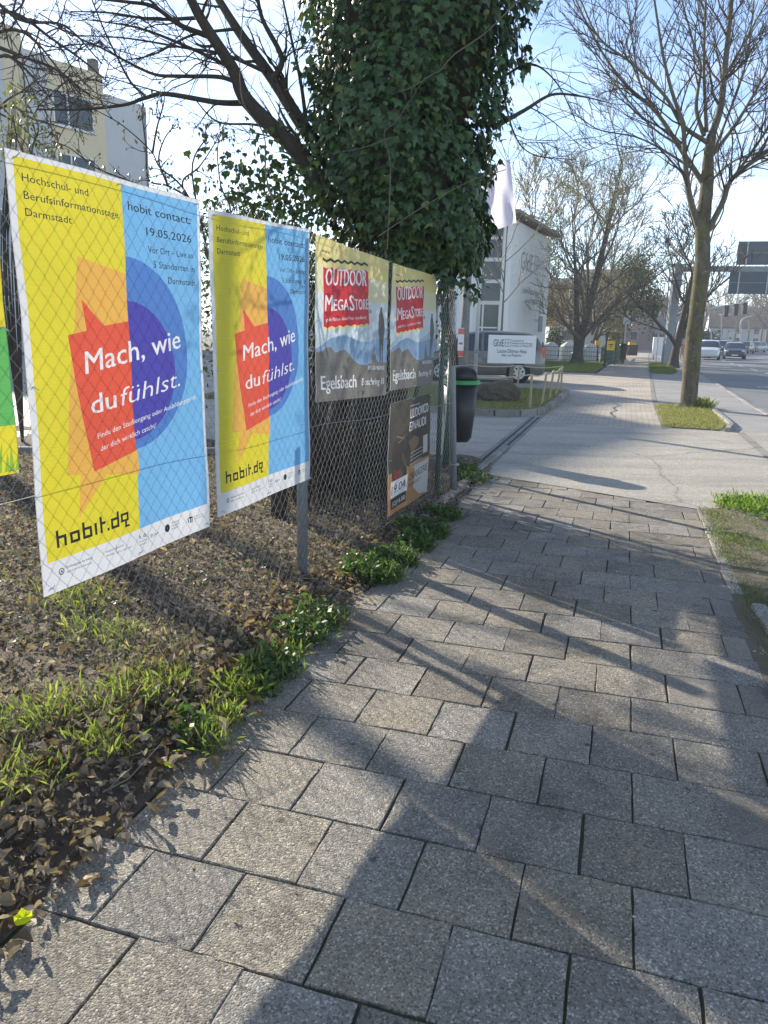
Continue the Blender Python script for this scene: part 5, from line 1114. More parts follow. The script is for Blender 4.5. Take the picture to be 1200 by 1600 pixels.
def car(label, loc, yaw, L_, W_, H_, pmat, prof=HATCH, group=None, plate=''):
    t = thing('parked_car' if 'parked' in label else 'car', label, 'car', loc, group, yaw)
    rings = []; n = len(prof)
    for xf, zb, zbelt, zt, w_, g_ in prof:
        hw = W_ / 2 * w_; gh = (zt - zbelt); wr = hw * (1 - .24 * min(1, gh / .36)); b_ = zb * H_; be = zbelt * H_; tp = zt * H_; x = xf * L_; cr = tp + (.015 * H_ if gh > .05 else .02 * H_)
        half = [(hw * .86, b_), (hw * .985, b_ + .05 * H_), (hw, b_ + (be - b_) * .45), (hw * .985, b_ + (be - b_) * .86), (hw * .955, be), (wr, tp - min(.035 * H_, gh * H_ * .3)), (wr * .88, tp), (wr * .45, cr)]
        rings.append([(x, y, z) for y, z in half] + [(x, -y, z) for y, z in half[::-1]])
    K = 16; V = [p for r in rings for p in r]; B = []; G = {'windscreen': [], 'rear_window': [], 'side_window': []}
    for i in range(n - 1):
        a, b2 = prof[i], prof[i + 1]; gh = min(a[3] - a[2], b2[3] - b2[2]); ghm = max(a[3] - a[2], b2[3] - b2[2])
        for j in range(K):
            f = (i * K + j, i * K + (j + 1) % K, (i + 1) * K + (j + 1) % K, (i + 1) * K + j)
            slope = (b2[3] - a[3]) / (b2[0] - a[0])
            if j in (4, 10) and ghm > .12 and b2[5] + a[5] > 0 and not (a[5] == 0 and b2[5] == 0) and not (abs(b2[0] - a[0]) < .045): G['side_window'].append(f)
            elif j in (5, 6, 7, 8, 9) and slope < -1.3 and ghm > .15 and a[0] > 0: G['windscreen'].append(f)
            elif j in (5, 6, 7, 8, 9) and slope > 1.1 and ghm > .2 and a[0] < 0: G['rear_window'].append(f)
            else: B.append(f)
    B.append(tuple(range(K - 1, -1, -1))); B.append(tuple((n - 1) * K + j for j in range(K)))
    Vo = [Vector(v) + Vector(loc) for v in V]
    def sub(name, F, mat, smooth=True, parent=t):
        idx = sorted({i for f in F for i in f}); mp_ = {v: q for q, v in enumerate(idx)}; return mesh_np(name, [Vo[i] for i in idx], [[mp_[i] for i in f] for f in F], mat, parent, smooth)
    body = sub('body', B, M[pmat])
    for k_, F in G.items():
        if not F: continue
        if k_ == 'side_window':
            for s_ in (4, 10):
                ff = [f for f in F if f[0] % K == s_]
                if ff: sub(k_, ff, M['glass'])
        else: sub(k_, F, M['glass'])
    O = Vector(loc); wr_ = .205 * H_; 
    for xs in (-.295, .31):
        for sy in (-1, 1):
            c = O + Vector((xs * L_, sy * (W_ / 2 - .10), wr_)); mb = MB(); mb.lathe(c - Vector((0, .11, 0)), [(wr_ * .72, .0), (wr_ * .95, .01), (wr_, .04), (wr_, .18), (wr_ * .95, .215), (wr_ * .72, .22)], 20, axis='Y', cap=True); wheel = mb.build('wheel', M['rubber'], t, True)
            mb = MB(); mb.lathe(c + Vector((0, sy * .113 - .006, 0)), [(wr_ * .66, 0), (wr_ * .66, .012)], 18, axis='Y')
            rim = mb.build('rim', M['alloy'], wheel)
            if L_ * H_ > 0:
                mb = MB()
                for q in range(7):
                    a = 2 * math.pi * q / 7 + .2; cc_ = c + Vector((math.cos(a) * wr_ * .43, sy * .122, math.sin(a) * wr_ * .43)); mb.lathe(cc_ - Vector((0, .002, 0)), [(wr_ * .11, 0), (wr_ * .11, .004)], 6, axis='Y')
                mb.build('rim_hole', M['rubber'], wheel)
            mb = MB(); mb.lathe(O + Vector((xs * L_, sy * (W_ / 2 - .01) - .004, wr_ + .02)), [(wr_ * 1.16, 0), (wr_ * 1.16, .010)], 22, axis='Y'); mb.build('wheel_arch', M['rubber'], t)
    for sy in (-1, 1):
        mb = MB(); mb.lathe(O + Vector((.455 * L_, sy * W_ * .355, .50 * H_ * .93)), [(.01, -.16), (.10, -.12), (.135, 0), (.12, .09), (.02, .12)], 10, axis='X', sx=1.25, sy=.62 * 1.2); mb.build('headlight', M['lamp_clear'], t, True)
        mb = MB(); mb.box(O + Vector((-.478 * L_, sy * W_ * .425, .60 * H_)), (.16, .17, .30), Matrix.Rotation(.12, 3, 'Y')); mb.build('tail_light', M['tail_red'], t)
        mb = MB(); mb.lathe(O + Vector((.17 * L_, sy * (W_ / 2 + .09), .655 * H_)), [(.01, -.05), (.09, -.03), (.10, .03), (.03, .06)], 8, axis='X', sy=.7); mb.build('mirror', M[pmat], t, True)
        mb = MB(); mb.box(O + Vector((.0, sy * (W_ / 2 * .985 + .004), .52 * H_)), (.16, .02, .028)); mb.build('door_handle', M[pmat], t)
        mb = MB()
        for xs in (-.155, .04, .205): mb.box(O + Vector((xs * L_, sy * (W_ / 2 * .997 + .001), .38 * H_)), (.008, .008, .36 * H_))
        mb.build('door_gap', M['rubber'], t)
    mb = MB(); mb.box(O + Vector((.487 * L_, 0, .30 * H_)), (.07, W_ * .62, .10 * H_)); mb.build('grille', M['black'], t)
    mb = MB(); mb.box(O + Vector((.480 * L_, 0, .20 * H_)), (.10, W_ * .78, .05 * H_)); mb.build('lower_grille', M['black'], t)
    mb = MB(); mb.box(O + Vector((.507 * L_, 0, .245 * H_)), (.02, .52, .11)); mb.build('number_plate', M['plate'], t)
    mb = MB(); mb.box(O + Vector((-.503 * L_, 0, .42 * H_)), (.02, .52, .11)); mb.build('number_plate', M['plate'], t)
    return t
cr_ = at(786, 596, 26.0)
mv = car('taupe compact van parked behind the name board', (at(765, 596, 25.8).x - .35, 25.8, 0), R(180 - 6), 4.15, 1.75, 1.62, 'p_taupe', group=None)
def traffic(label, x, y, Y, pm, L_, W_, H_, prof=HATCH, yaw=None, z=-.1, group=None):
    p = at(x, y, Y); p.z = z; return car(label, p, yaw if yaw is not None else -math.pi / 2 - R(19.5) + math.pi * 0, L_, W_, H_, pm, prof, group)
YT = math.atan2(-SU[1], -SU[0]) - R(3)
traffic('white people carrier coming towards us in the near lane', 1107, 553, 64, 'p_white', 4.6, 1.78, 1.55, yaw=YT + R(-4))
traffic('white car half hidden behind the street tree, following the white people carrier', 1094, 549, 71, 'p_white', 4.3, 1.75, 1.55, SEDAN, YT)
traffic('dark blue hatchback with headlights coming towards us in the second lane', 1147, 552, 68, 'p_blue', 4.3, 1.8, 1.42, yaw=YT - R(2))
traffic('grey car behind the white and blue cars', 1128, 547, 84, 'p_dark', 4.5, 1.8, 1.55, yaw=YT - R(4))
traffic('dark estate car behind the blue hatchback', 1163, 545, 98, 'p_dark', 4.5, 1.8, 1.45, SEDAN, YT - R(18))
for i in range(7):
    p = SB(122 + 6.5 * i, 14.6 - .3 * i, -.1); car('small parked car in the far row at the bend, %s' % ('nearest', 'second', 'third', 'fourth', 'fifth', 'sixth', 'farthest')[i], p, YT - R(30), 4.3, 1.75, 1.45, ('p_silver', 'p_white', 'p_silver', 'p_dark', 'p_white', 'p_silver', 'p_white')[i], SEDAN if i % 2 else HATCH, 'cars parked in the far row')
for i, (u, v) in enumerate(((56, 13.4), (70, 13.9))):
    car('dark parked car at the right edge of the road, %s' % ('closer', 'farther')[i], SB(u, v, -.1), math.pi / 2 - TH, 4.3, 1.75, 1.4, 'p_dark', HATCH, 'dark cars parked on the right')
# delivery van behind containers
vn = thing('white_van', 'white van with small window parked behind the recycling containers', 'van', gpt(893, 560, 52)); c = Vector(vn.location)
mb = MB(); y0 = -.9; pr = [(-1.9, .35), (-1.95, 1.2), (-1.8, 2.0), (-1.6, 2.1), (1.5, 2.1), (1.8, 1.9), (1.95, 1.15), (1.95, .35)]
mb.prism([c + Vector((x, -.9, z)) for x, z in pr], (0, 0, 0), (0, 1.8, 0)); mb.build('body', M['white_gloss'], vn); mb = MB(); mb.box(c + Vector((-.2, -.905, 1.55)), (1.5, .03, .55)); mb.build('side_window', M['glass'], vn)
for sx in (-1.2, 1.2): mb = MB(); mb.lathe(c + Vector((sx, -.93, .33)), [(.3, 0), (.33, .05), (.33, .2)], 14, axis='Y'); mb.build('wheel', M['rubber'], vn)

# ---------------------------------------------------------------- person on the far path
def person(label, P, h, yaw):
    t = thing('person', label, 'person', P); O = Vector(P); f = Vector((math.cos(yaw), math.sin(yaw), 0)); s = Vector((-f.y, f.x, 0))
    J = [('pel', 0, 0, .52, .082), ('ch', .02, 0, .72, .095), ('nk', .03, 0, .835, .035), ('hd', .05, 0, .90, .058), ('ht', .05, 0, .955, .045), ('hl', 0, .05, .50, .055), ('kl', .07, .055, .28, .036), ('al', .02, .055, .05, .024), ('tl', .08, .06, .02, .02),
         ('hr', 0, -.05, .50, .055), ('kr', .0, -.055, .28, .036), ('ar', -.08, -.055, .06, .024), ('tr', -.03, -.06, .02, .02), ('sl', .02, .105, .79, .038), ('el', -.02, .13, .62, .026), ('wl', .06, .13, .50, .018), ('sr', .02, -.105, .79, .038), ('er', -.03, -.13, .62, .026), ('wr', .05, -.13, .50, .018), ('fl', .09, .13, .46, .014), ('fr', .08, -.13, .46, .014)]
    E_ = ['pel ch', 'ch nk', 'nk hd', 'hd ht', 'pel hl', 'hl kl', 'kl al', 'al tl', 'pel hr', 'hr kr', 'kr ar', 'ar tr', 'ch sl', 'sl el', 'el wl', 'wl fl', 'ch sr', 'sr er', 'er wr', 'wr fr']; ix = {j[0]: i for i, j in enumerate(J)}
    def sk(name, mat, names, mul):
        nm = [j for j in J if j[0] in names]; id2 = {j[0]: i for i, j in enumerate(nm)}; me = bpy.data.meshes.new(name); me.from_pydata([tuple(O - wloc(t) + (f * j[1] + s * j[2] + Z1 * j[3]) * h) for j in nm], [(id2[e.split()[0]], id2[e.split()[1]]) for e in E_ if all(q in id2 for q in e.split())], [])
        me.materials.append(M[mat]); o = bpy.data.objects.new(name, me); C.objects.link(o); o.parent = t; md = o.modifiers.new('skin', 'SKIN'); 
        for i, j in enumerate(nm): me.skin_vertices[0].data[i].radius = (j[4] * h * mul,) * 2
        me.skin_vertices[0].data[0].use_root = True; sd = o.modifiers.new('sub', 'SUBSURF'); sd.levels = sd.render_levels = 2; return o
    def sk2(*a):
        me_ok = True
        o = None
        me = None
        return sk(*a)
    bpy.context.view_layer.update()
    for nmx, mat, names, mul in (('body', 'skin', [j[0] for j in J], 1.0), ('jacket', 'red_cloth', ['pel', 'ch', 'sl', 'el', 'wl', 'sr', 'er', 'wr'], 1.22), ('trousers', 'tan_cloth', ['pel', 'hl', 'kl', 'al', 'hr', 'kr', 'ar'], 1.2)):
        nm = [j for j in J if j[0] in names]; id2 = {j[0]: i for i, j in enumerate(nm)}
        bmv = [tuple((f * j[1] + s * j[2] + Z1 * j[3]) * h) for j in nm]; ed = [(id2[e.split()[0]], id2[e.split()[1]]) for e in E_ if all(q in id2 for q in e.split())]
        import bmesh
        bm = bmesh.new(); lay = bm.verts.layers.skin.verify(); vs = [bm.verts.new(v) for v in bmv]
        for i, v in enumerate(vs): v[lay].radius = (nm[i][4] * h * mul, nm[i][4] * h * mul); v[lay].use_root = (i == 0)
        for a, b2 in ed: bm.edges.new((vs[a], vs[b2]))
        me = bpy.data.meshes.new(nmx); bm.to_mesh(me); bm.free(); me.materials.append(M[mat]); o = bpy.data.objects.new(nmx, me); C.objects.link(o); o.parent = t
        o.modifiers.new('skin', 'SKIN'); sd = o.modifiers.new('sub', 'SUBSURF'); sd.levels = sd.render_levels = 1
    mb = MB(); mb.lathe(O + (f * .042 + Z1 * .935) * h, [(.01, .045 * h), (.045 * h, .03 * h), (.06 * h, -.005 * h), (.05 * h, -.04 * h)], 12); mb.build('hair', M['hair'], t, True)
    return t
pp = at(1065, 560, 57); person('person in a dark red jacket and tan trousers walking on the far cycle path', (pp.x, pp.y, .01), 1.72, -math.pi / 2 - R(17))

# ================================================================ FENCE
fen = thing('chain_link_fence', 'rusty grey chain-link fence carrying the posters', 'fence', FP(-.03))
S0, S1 = -3.6, 2.93; FH = 2.03
def fz(s): return FH + (-.05 * max(0, s - .2))
T = Tubes(); pitch = .032; VS = .038; nx = int((S1 - S0) / pitch * 1); rgf = np.random.default_rng(2)
for i in range(nx):
    s0 = S0 + pitch * (i + .5); top = fz(s0) + .02; nz_ = int((top - .03) / VS); zz = .03 + np.arange(nz_ + 1) * VS; zig = ((np.arange(nz_ + 1) + i) % 2) - .5
    ss = s0 + zig * pitch * 1.06; bow = .003 * np.sin(s0 * 2.3 + zz * 1.7) + np.where(zz < .45, (.45 - zz) * .10 * (1 + .6 * np.sin(s0 * 3.1)), 0) * np.clip((.3 - s0) / 1.2, 0, 1)
    ss = ss + .010 * np.sin(zz * 5 + s0 * 3) + .002 * np.sin(zz * 23 + i); dep = (np.arange(nz_ + 1) % 2 * 2 - 1) * .0018 + bow
    P = np.array([np.array(FP(0)) + np.array(FD) * a + np.array(FN) * b2 + np.array([0, 0, z]) for a, b2, z in zip(ss, dep, zz)]); T.add(P, np.full(len(P), .0014), 4)
    # knuckle at the top
    T.add(np.array([P[-1], P[-1] + np.array([0, 0, .010]) + np.array(FD) * .005, P[-1] + np.array([0, 0, .006]) + np.array(FD) * .012, P[-1] + np.array([0, 0, -.006]) + np.array(FD) * .011]), np.full(4, .0012), 3)
o = T.build('wire_mesh', M['wire'], fen); o['kind'] = 'stuff'
for zf in (.06, .95, 1.98):
    T = Tubes(); ss = np.linspace(S0, S1, 60); T.add(np.array([np.array(FP(s_, zf + (fz(s_) - FH) * zf / 2 + .01 * math.sin(s_ * 4 + zf), .0)) for s_ in ss]), np.full(60, .0022), 4); T.build('tension_wire', M['wire'], fen)
for s_, r_, h_, m_ in ((-3.1, .028, 2.05, 'zinc'), (-.03, .032, 2.0, 'zinc'), (2.62, .022, 1.96, 'dark_green')):
    mb = MB(); mb.tube([FP(s_, -.05, -.035), FP(s_ + .015, h_, -.035)], r_, 12); mb.build('post', M[m_], fen, True)
# end post: grey tube, ivy-dark upper part
ep = thing('end_post', 'round grey steel post ending the fence, dark ivy on its upper part', 'post', FP(2.99, 0, .02)); mb = MB(); e0 = FP(2.99, -.03, .02); e1 = at(703, 400, 7.2)
mb.tube([e0, Vector((e0.x * .5 + e1.x * .5, 7.19, 1.2)), Vector((e1.x, 7.2, 2.5))], .034, 14); mb.build('pole', M['zinc'], ep, True); mb = MB(); mb.lathe(e0 + Z1 * .32, [(.038, -.01), (.04, 0), (.038, .01)], 12); mb.build('clamp', M['steel'], ep)
mb = MB(); mb.tube([e0 + Vector((-.03, .03, 1.25)), Vector((e1.x - .02, 7.24, 1.8)), Vector((e1.x - .03, 7.26, 2.5))], [.035, .055, .06], 9); mb.build('ivy_stem', M['bark_dark'], ep)
P = np.array([[e1.x - .02 + RNG.normal(0, .035), 7.22 + RNG.normal(0, .03), RNG.uniform(1.3, 2.5)] for _ in range(300)]); o = leaf_cloud(P, None, (.02, .045), colmix((.015, .035, .012), (.03, .06, .02)), 1, .01, (IVY_T, IVY_F), M['ivy'], 'ivy', ep, 1.0); o['kind'] = 'stuff'
# steel brace leaning behind the posters
br = thing('fence_brace', 'slanted dark steel brace behind the last poster', 'post', FP(2.3, 0, -.3)); mb = MB(); mb.tube([FP(2.15, 0, -.3), FP(2.75, 1.9, -.12)], .02, 8); mb.build('bar', M['dark_green'], br)
for i, (x, y, Y, w_) in enumerate(((296, 925, 5.4, .03), (436, 880, 5.9, .06), (466, 870, 6.4, .045), (697, 715, 8.4, .04))):
    q = at(x, y, Y); t = thing('stake', ('thin weathered stake behind the fence below the first poster', 'thick grey stump trunk behind the fence below the second poster', 'dark stem behind the fence beside the fence post', 'dark green square post behind the end of the fence')[i], 'stake', (q.x, q.y, 0)); mb = MB(); mb.tube([(q.x, q.y, -.02), (q.x + .01, q.y, .5), (q.x + .02, q.y, 1.5)], [w_ * 1.15, w_, w_ * .9], 9); mb.build('shaft', M['bark_dark' if i in (1, 2) else 'wood' if i == 0 else 'dark_green'], t, True)

# ================================================================ POSTERS
for nm, c in dict(pw=(.80, .81, .84), py=(.80, .70, .05), pb=(.20, .50, .84), po=(.86, .48, .10), pr_=(.82, .12, .07), pc1=(.10, .24, .62), pc2=(.09, .08, .44), ptext=(.03, .045, .06), pwt=(.90, .90, .92), pgreen=(.14, .50, .13), pgrass=(.30, .52, .06),
              pyt=(.90, .76, .30), pyt2=(.86, .80, .52), psky=(.78, .84, .86), psky2=(.68, .79, .86), pred=(.66, .035, .045), phill=(.28, .44, .64), phill2=(.50, .62, .72), prock=(.22, .21, .19), pman=(.13, .12, .11), pblk=(.03, .035, .035),
              ebg=(.06, .055, .05), ebg2=(.085, .075, .06), eor=(.50, .26, .11), epale=(.62, .60, .58), edark=(.035, .035, .04), eskin=(.20, .10, .075), eglow=(.26, .17, .10), ered=(.30, .05, .05), eink=(.05, .045, .04)).items(): M[nm] = film('print_' + nm, c, .31)
def poster(label, s0, s1, za0, za1, zb0, zb1, layers, mats, off=.012, bulge=.006, name='poster', group=None, thick=.004):
    """za0/za1 bottom left/right, zb0/zb1 top left/right. layers in unit coordinates (0..1, 0..1 from the top)"""
    W_ = s1 - s0; H_ = (zb0 + zb1 - za0 - za1) / 2
    t = thing(name, label, 'poster', FP((s0 + s1) / 2, (za0 + za1) / 2, off), group)
    def mapv(x, y, o_=0.0):
        a, b2 = x / W_, y / H_; z = (za0 * (1 - a) + za1 * a) * (1 - b2) + (zb0 * (1 - a) + zb1 * a) * b2
        return FP(s0 + a * W_, z, off + o_ + bulge * math.sin(a * 9 + s0 * 7) * math.sin(b2 * 7 + 1) + .002 * math.sin(b2 * 21 + a * 5))
    L2 = [([rect(0, 0, W_, H_)], 0)]
    # grid lines so the sheet can buckle
    conv = []
    for polys, mi in layers: conv.append(([[(px_ * W_, (1 - py_) * H_) for px_, py_ in p] for p in polys], mi))
    gridp = [rect(W_ * i / 10, H_ * j / 12, W_ * (i + 1) / 10, H_ * (j + 1) / 12) for i in range(10) for j in range(12)]
    vs, F, m_ = planar([(gridp, 0)] + conv, W_, H_)
    mesh_np('printed_sheet', [mapv(x, y) for x, y in vs], F, mats, t, fm=m_)
    mb = MB(); n = 12; ed = [(W_ * i / n, 0) for i in range(n)] + [(W_, H_ * i / n) for i in range(n)] + [(W_ * (1 - i / n), H_) for i in range(n)] + [(0, H_ * (1 - i / n)) for i in range(n)]
    V = [mapv(x, y, -.0002) for x, y in ed] + [mapv(x, y, -thick) for x, y in ed]; k = len(ed); mb.add(V, [(i, (i + 1) % k, k + (i + 1) % k, k + i) for i in range(k)]); mb.build('edge', M['pw'], t)
    for (a, b2) in ((.03, .015), (.5, .012), (.97, .015), (.02, .5), (.98, .5), (.03, .985), (.5, .985), (.97, .985)):
        p = mapv(a * W_, b2 * H_, .003); mb = MB(); d1 = FD * random.uniform(-.5, .5) + Z1 * random.uniform(-.5, .6); mb.tube([p - FN * .018, p + FN * .004, p + FN * .012 + d1 * .012, p + FN * .02 + d1 * .03], [.0022, .0028, .002, .0015], 5); mb.build('cable_tie', M['pwt'], t)
    return t, mapv
def tx(body, x0, x1, y, cap, H_W=0, rise=0.0, bold=0.0, shear=0.0, res=2):
    """lettering in unit coordinates; cap in units of poster height; y down"""
    T = fit_text(body, x0, x1, 0, cap, 0, min(bold, 0), shear, res)
    if bold > 0:
        d = bold * cap * .9; k = (x1 - x0 - 2 * d) / (x1 - x0); T = [[(x0 + d + (px_ - x0) * k + q * d, py_) for px_, py_ in t_] for t_ in T for q in (-1, 1)]
    return [[(px_, y - py_ + rise * (px_ - x0) / (x1 - x0)) for px_, py_ in t_] for t_ in T]
def pix(rows, x0, y0, cw, ch, shear=0.0):
    out = []
    for r, line in enumerate(rows):
        c = 0
        while c < len(line):
            if line[c] == '#':
                c2 = c
                while c2 < len(line) and line[c2] == '#': c2 += 1
                out.append([(x0 + cw * c, y0 + ch * r), (x0 + cw * c2, y0 + ch * r), (x0 + cw * c2, y0 + ch * (r + 1)), (x0 + cw * c, y0 + ch * (r + 1))]); c = c2
            else: c += 1
    return out
HW = [.98 / 1.42]
WAVE_L = []
def fair_layers():
    y = .921; L_ = []
    L_.append(([rect(.026, .012, .515, y)], 1)); L_.append(([rect(.515, .012, .982, y)], 2))
    L_.append(([[(.269, .202), (.515, .232), (.527, .765), (.341, .742), (.188, .835), (.208, .726), (.143, .720), (.190, .50), (.23, .381)]], 3))
    L_.append(([[(.515, .188)] + [(.515 + .365 * math.cos(R(a)), .441 - .253 * math.sin(R(a))) for a in range(88, -91, -4)] + [(.515, .696)]], 5))
    L_.append(([[(.276, .301), (.382, .364), (.515, .352), (.515, .698), (.276, .727), (.196, .386), (.292, .376)]], 4))
    L_.append(([[(.515, .300)] + [(.515 + .268 * math.cos(R(a)), .484 - .184 * math.sin(R(a))) for a in range(88, -91, -4)] + [(.515, .668)]], 6))
    D_ = []
    D_ += tx('Hochschul- und', .055, .335, .059, .0175, 0, .002, .008); D_ += tx('Berufsinformationstage', .057, .488, .095, .0175, 0, .003, .008); D_ += tx('Darmstadt', .058, .250, .130, .0175, 0, .001, .008)
    D_ += tx('hobit contact:', .550, .938, .071, .0235, 0, .003, .028); D_ += tx('19.05.2026', .652, .940, .126, .0225, 0, .0, .024)
    D_ += tx('Vor Ort – Live an', .653, .946, .170, .0185, 0, .0, .006); D_ += tx('5 Standorten in', .681, .952, .208, .0185, 0, .0, .006); D_ += tx('Darmstadt', .768, .954, .247, .0185, 0, .0, .006)
    L_.append((D_, 7))
    Wt = tx('Mach, wie', .275, .835, .481, .058, 0, -.055, .022) + tx('du', .292, .428, .583, .052, 0, -.010, .026) + tx('fühlst.', .452, .815, .572, .050, 0, -.036, -.006, .12)
    Wt += tx('Finde den Studiengang oder Ausbildungsplatz,', .311, .935, .646, .0145, 0, -.066, .0) + tx('der dich wirklich catcht!', .318, .648, .679, .0145, 0, -.034, .0)
    L_.append((Wt, 8))
    hob = ['#.....................................', '#.......#.........#...............#.....', '#.......#.........#...............#.....', '####.###.####.#.###....####.####', '']
    rows = ["##........................................................",
            "##..............##.........##...........................##..........",
            ]
    # block letters of the web address
    def blk(x, parts): return [[(x + a * .0115, .892 - d * .0072), (x + c * .0115, .892 - d * .0072), (x + c * .0115, .892 - b2 * .0072), (x + a * .0115, .892 - b2 * .0072)] for a, b2, c, d in parts]
    B_ = []
    B_ += blk(.075, [(0, 0, 1, 6), (1, 3, 3, 4), (3, 0, 4, 4)]); B_ += blk(.138, [(0, 0, 1, 4), (3, 0, 4, 4), (1, 0, 3, 1), (1, 3, 3, 4)]); B_ += blk(.198, [(0, 0, 1, 6), (1, 0, 3, 1), (3, 0, 4, 4), (1, 3, 3, 4)])
    B_ += blk(.258, [(0, 0, 1, 4.4)]); B_ += blk(.286, [(0, 0, 1, 6), (1, 3, 2.6, 4)]); B_ += blk(.323, [(0, 0, 1, 1.1)]); B_ += blk(.345, [(0, 0, 1, 4), (1, 0, 3, 1), (1, 3, 3, 4), (3, 0, 4, 6)]); B_ += blk(.402, [(0, 1.2, 1, 4.5), (1, 3.6, 3, 4.5), (3, 2, 4, 4.5), (1, 1.2, 4, 2), (2, -1.2, 3, 1.2), (3, -1.2, 4.4, -.4)])
    L_.append((B_, 9))
    K_ = tx('Bundesagentur für Arbeit', .108, .232, .950, .0065, 0, .0, .02) + tx('Agentur für Arbeit Darmstadt', .108, .228, .962, .0058, 0, 0, 0) + tx('Evangelische Hochschule', .305, .405, .949, .0062, 0, 0, .01) + tx('Darmstadt', .305, .345, .960, .0062, 0, 0, .01) + tx('University of Applied Sciences', .365, .455, .962, .005)
    K_ += [[(.362, .938), (.364, .938), (.364, .966), (.362, .966)]] + tx('h_da', .508, .556, .950, .013, 0, 0, .02) + tx('hochschule', .510, .556, .961, .006) + tx('darmstadt', .510, .552, .970, .006) + [[(.566, .936), (.5675, .936), (.5675, .972), (.566, .972)]] + tx('EUt+', .583, .640, .960, .010, 0, 0, .01)
    ring = lambda cx, cy, r1, r2, n=18: [[(cx + r * math.cos(a_) * 1.45, cy + r * math.sin(a_)) for r, a_ in ((r1, 2 * math.pi * i / n), (r2, 2 * math.pi * i / n), (r2, 2 * math.pi * (i + 1) / n), (r1, 2 * math.pi * (i + 1) / n))] for i in range(n)]
    K_ += ring(.085, .953, .0065, .0088) + [[(.078, .957), (.085, .948), (.092, .957), (.088, .957), (.085, .953), (.082, .957)]] + ring(.700, .953, .001, .012, 14) + tx('TECHNISCHE', .728, .782, .946, .006) + tx('UNIVERSITÄT', .728, .786, .955, .006) + tx('DARMSTADT', .728, .780, .964, .006)
    K_ += [[(.840, .946), (.845, .946), (.850, .962), (.844, .962)], [(.848, .944), (.868, .944), (.868, .950), (.852, .950)], [(.856, .950), (.862, .950), (.866, .964), (.858, .964)], [(.868, .946), (.874, .946), (.874, .964), (.868, .964)], [(.855, .934), (.859, .934), (.859, .942), (.855, .942)]] + tx('Vereinigung der', .885, .945, .950, .005) + tx('Unternehmerverbände', .885, .955, .958, .005)
    L_.append((K_, 10)); return L_
fmats = [M[k] for k in ('pw', 'py', 'pb', 'po', 'pr_', 'pc1', 'pc2', 'ptext', 'pwt', 'pblk', 'ink')]
fl_ = fair_layers()
poster('largest yellow and blue education fair poster, nearest to us', -2.02, -1.04, .587, .614, 2.021, 2.026, fl_, fmats, .014, group='yellow and blue fair posters')
poster('smaller looking second yellow and blue education fair poster at the fence post', -.965, -.03, .640, .665, 2.0, 2.035, fl_, fmats, .014, group='yellow and blue fair posters')
def outdoor_layers():
    L_ = []
    L_.append(([rect(0, .16, 1, .32)], 2)); L_.append(([rect(0, .32, 1, .45)], 3)); L_.append(([rect(0, .45, 1, .80)], 4))
    L_.append(([[(.35, .62), (.60, .603), (.76, .55), (.87, .50), (1, .48), (1, .85), (.35, .85)]], 5))
    L_.append(([[(0, .67), (.08, .64), (.18, .60), (.30, .575), (.373, .572), (.47, .59), (.60, .61), (.72, .60), (.85, .575), (1, .56), (1, .9), (0, .9)]], 6))
    L_.append(([[(0, .69), (.07, .681), (.12, .66), (.175, .652), (.205, .675), (.234, .69), (.30, .672), (.359, .664), (.42, .70), (.48, .735), (.56, .762), (.65, .77), (.736, .755), (.755, .69), (.775, .64), (.786, .623), (.80, .66), (.82, .72), (.86, .747), (1, .75), (1, 1), (0, 1)]], 7))
    M_ = [[(.885, .37), (.888, .345), (.905, .340), (.918, .35), (.918, .375), (.935, .40), (.952, .44), (.957, .52), (.945, .54), (.938, .60), (.932, .68), (.935, .745), (.915, .747), (.912, .62), (.905, .62), (.895, .747), (.875, .745), (.878, .66), (.872, .56), (.855, .53), (.862, .46), (.870, .40)]]
    L_.append((M_, 8))
    z = [(.07, .145)]; n = 13; z = [(.07 + .60 * i / n, .118 - .060 * i / n + (.014 if i % 2 else 0)) for i in range(n + 1)]; zt = [(x, y + .022) for x, y in z[::-1]]; L_.append(([z[i:i + 2] + [(z[i + 1][0], z[i + 1][1] + .016), (z[i][0], z[i][1] + .016)] for i in range(n)], 9))
    up = [(.082 + .59 * i / n, .160 - .06 * i / n + (.012 if i % 2 else 0)) for i in range(n + 1)]; dn = [(.105 + .60 * i / n, .545 - .06 * i / n + (.014 if i % 2 else 0)) for i in range(n + 1)]
    L_.append(([[up[i], up[i + 1], dn[i + 1], dn[i]] for i in range(n)], 10))
    up = [(.082 + .59 * i / n, .172 - .06 * i / n + (.010 if i % 2 else 0)) for i in range(n + 1)]; dn = [(.105 + .60 * i / n, .530 - .06 * i / n + (.012 if i % 2 else 0)) for i in range(n + 1)]
    L_.append(([[up[i], up[i + 1], dn[i + 1], dn[i]] for i in range(n)], 11))
    Wt = tx('OUTDOOR', .114, .652, .280, .112, 0, -.06, .03, res=2) + tx('M', .113, .205, .437, .105, 0, -.01, .03) + tx('EGA', .212, .40, .425, .075, 0, -.02, .03) + tx('S', .408, .475, .405, .105, 0, 0, .03) + tx('TORE', .480, .690, .397, .075, 0, -.022, .03) + tx('große Marken - kleine Preise - beste Beratung', .133, .655, .497, .024, 0, -.055, .004)
    Wt += tx('Egelsbach', .050, .540, .923, .092, 0, .0, .03) + tx('Boschring 10', .612, .952, .912, .052, 0, .0, .02) + tx('06103-967010', .691, .950, .803, .032, 0, .0, .015)
    L_.append((Wt, 12)); L_.append((tx('www.', .054, .158, .090, .026, 0, 0, .02) + tx('.de', .700, .745, .400, .035, 0, 0, .02), 13)); return L_
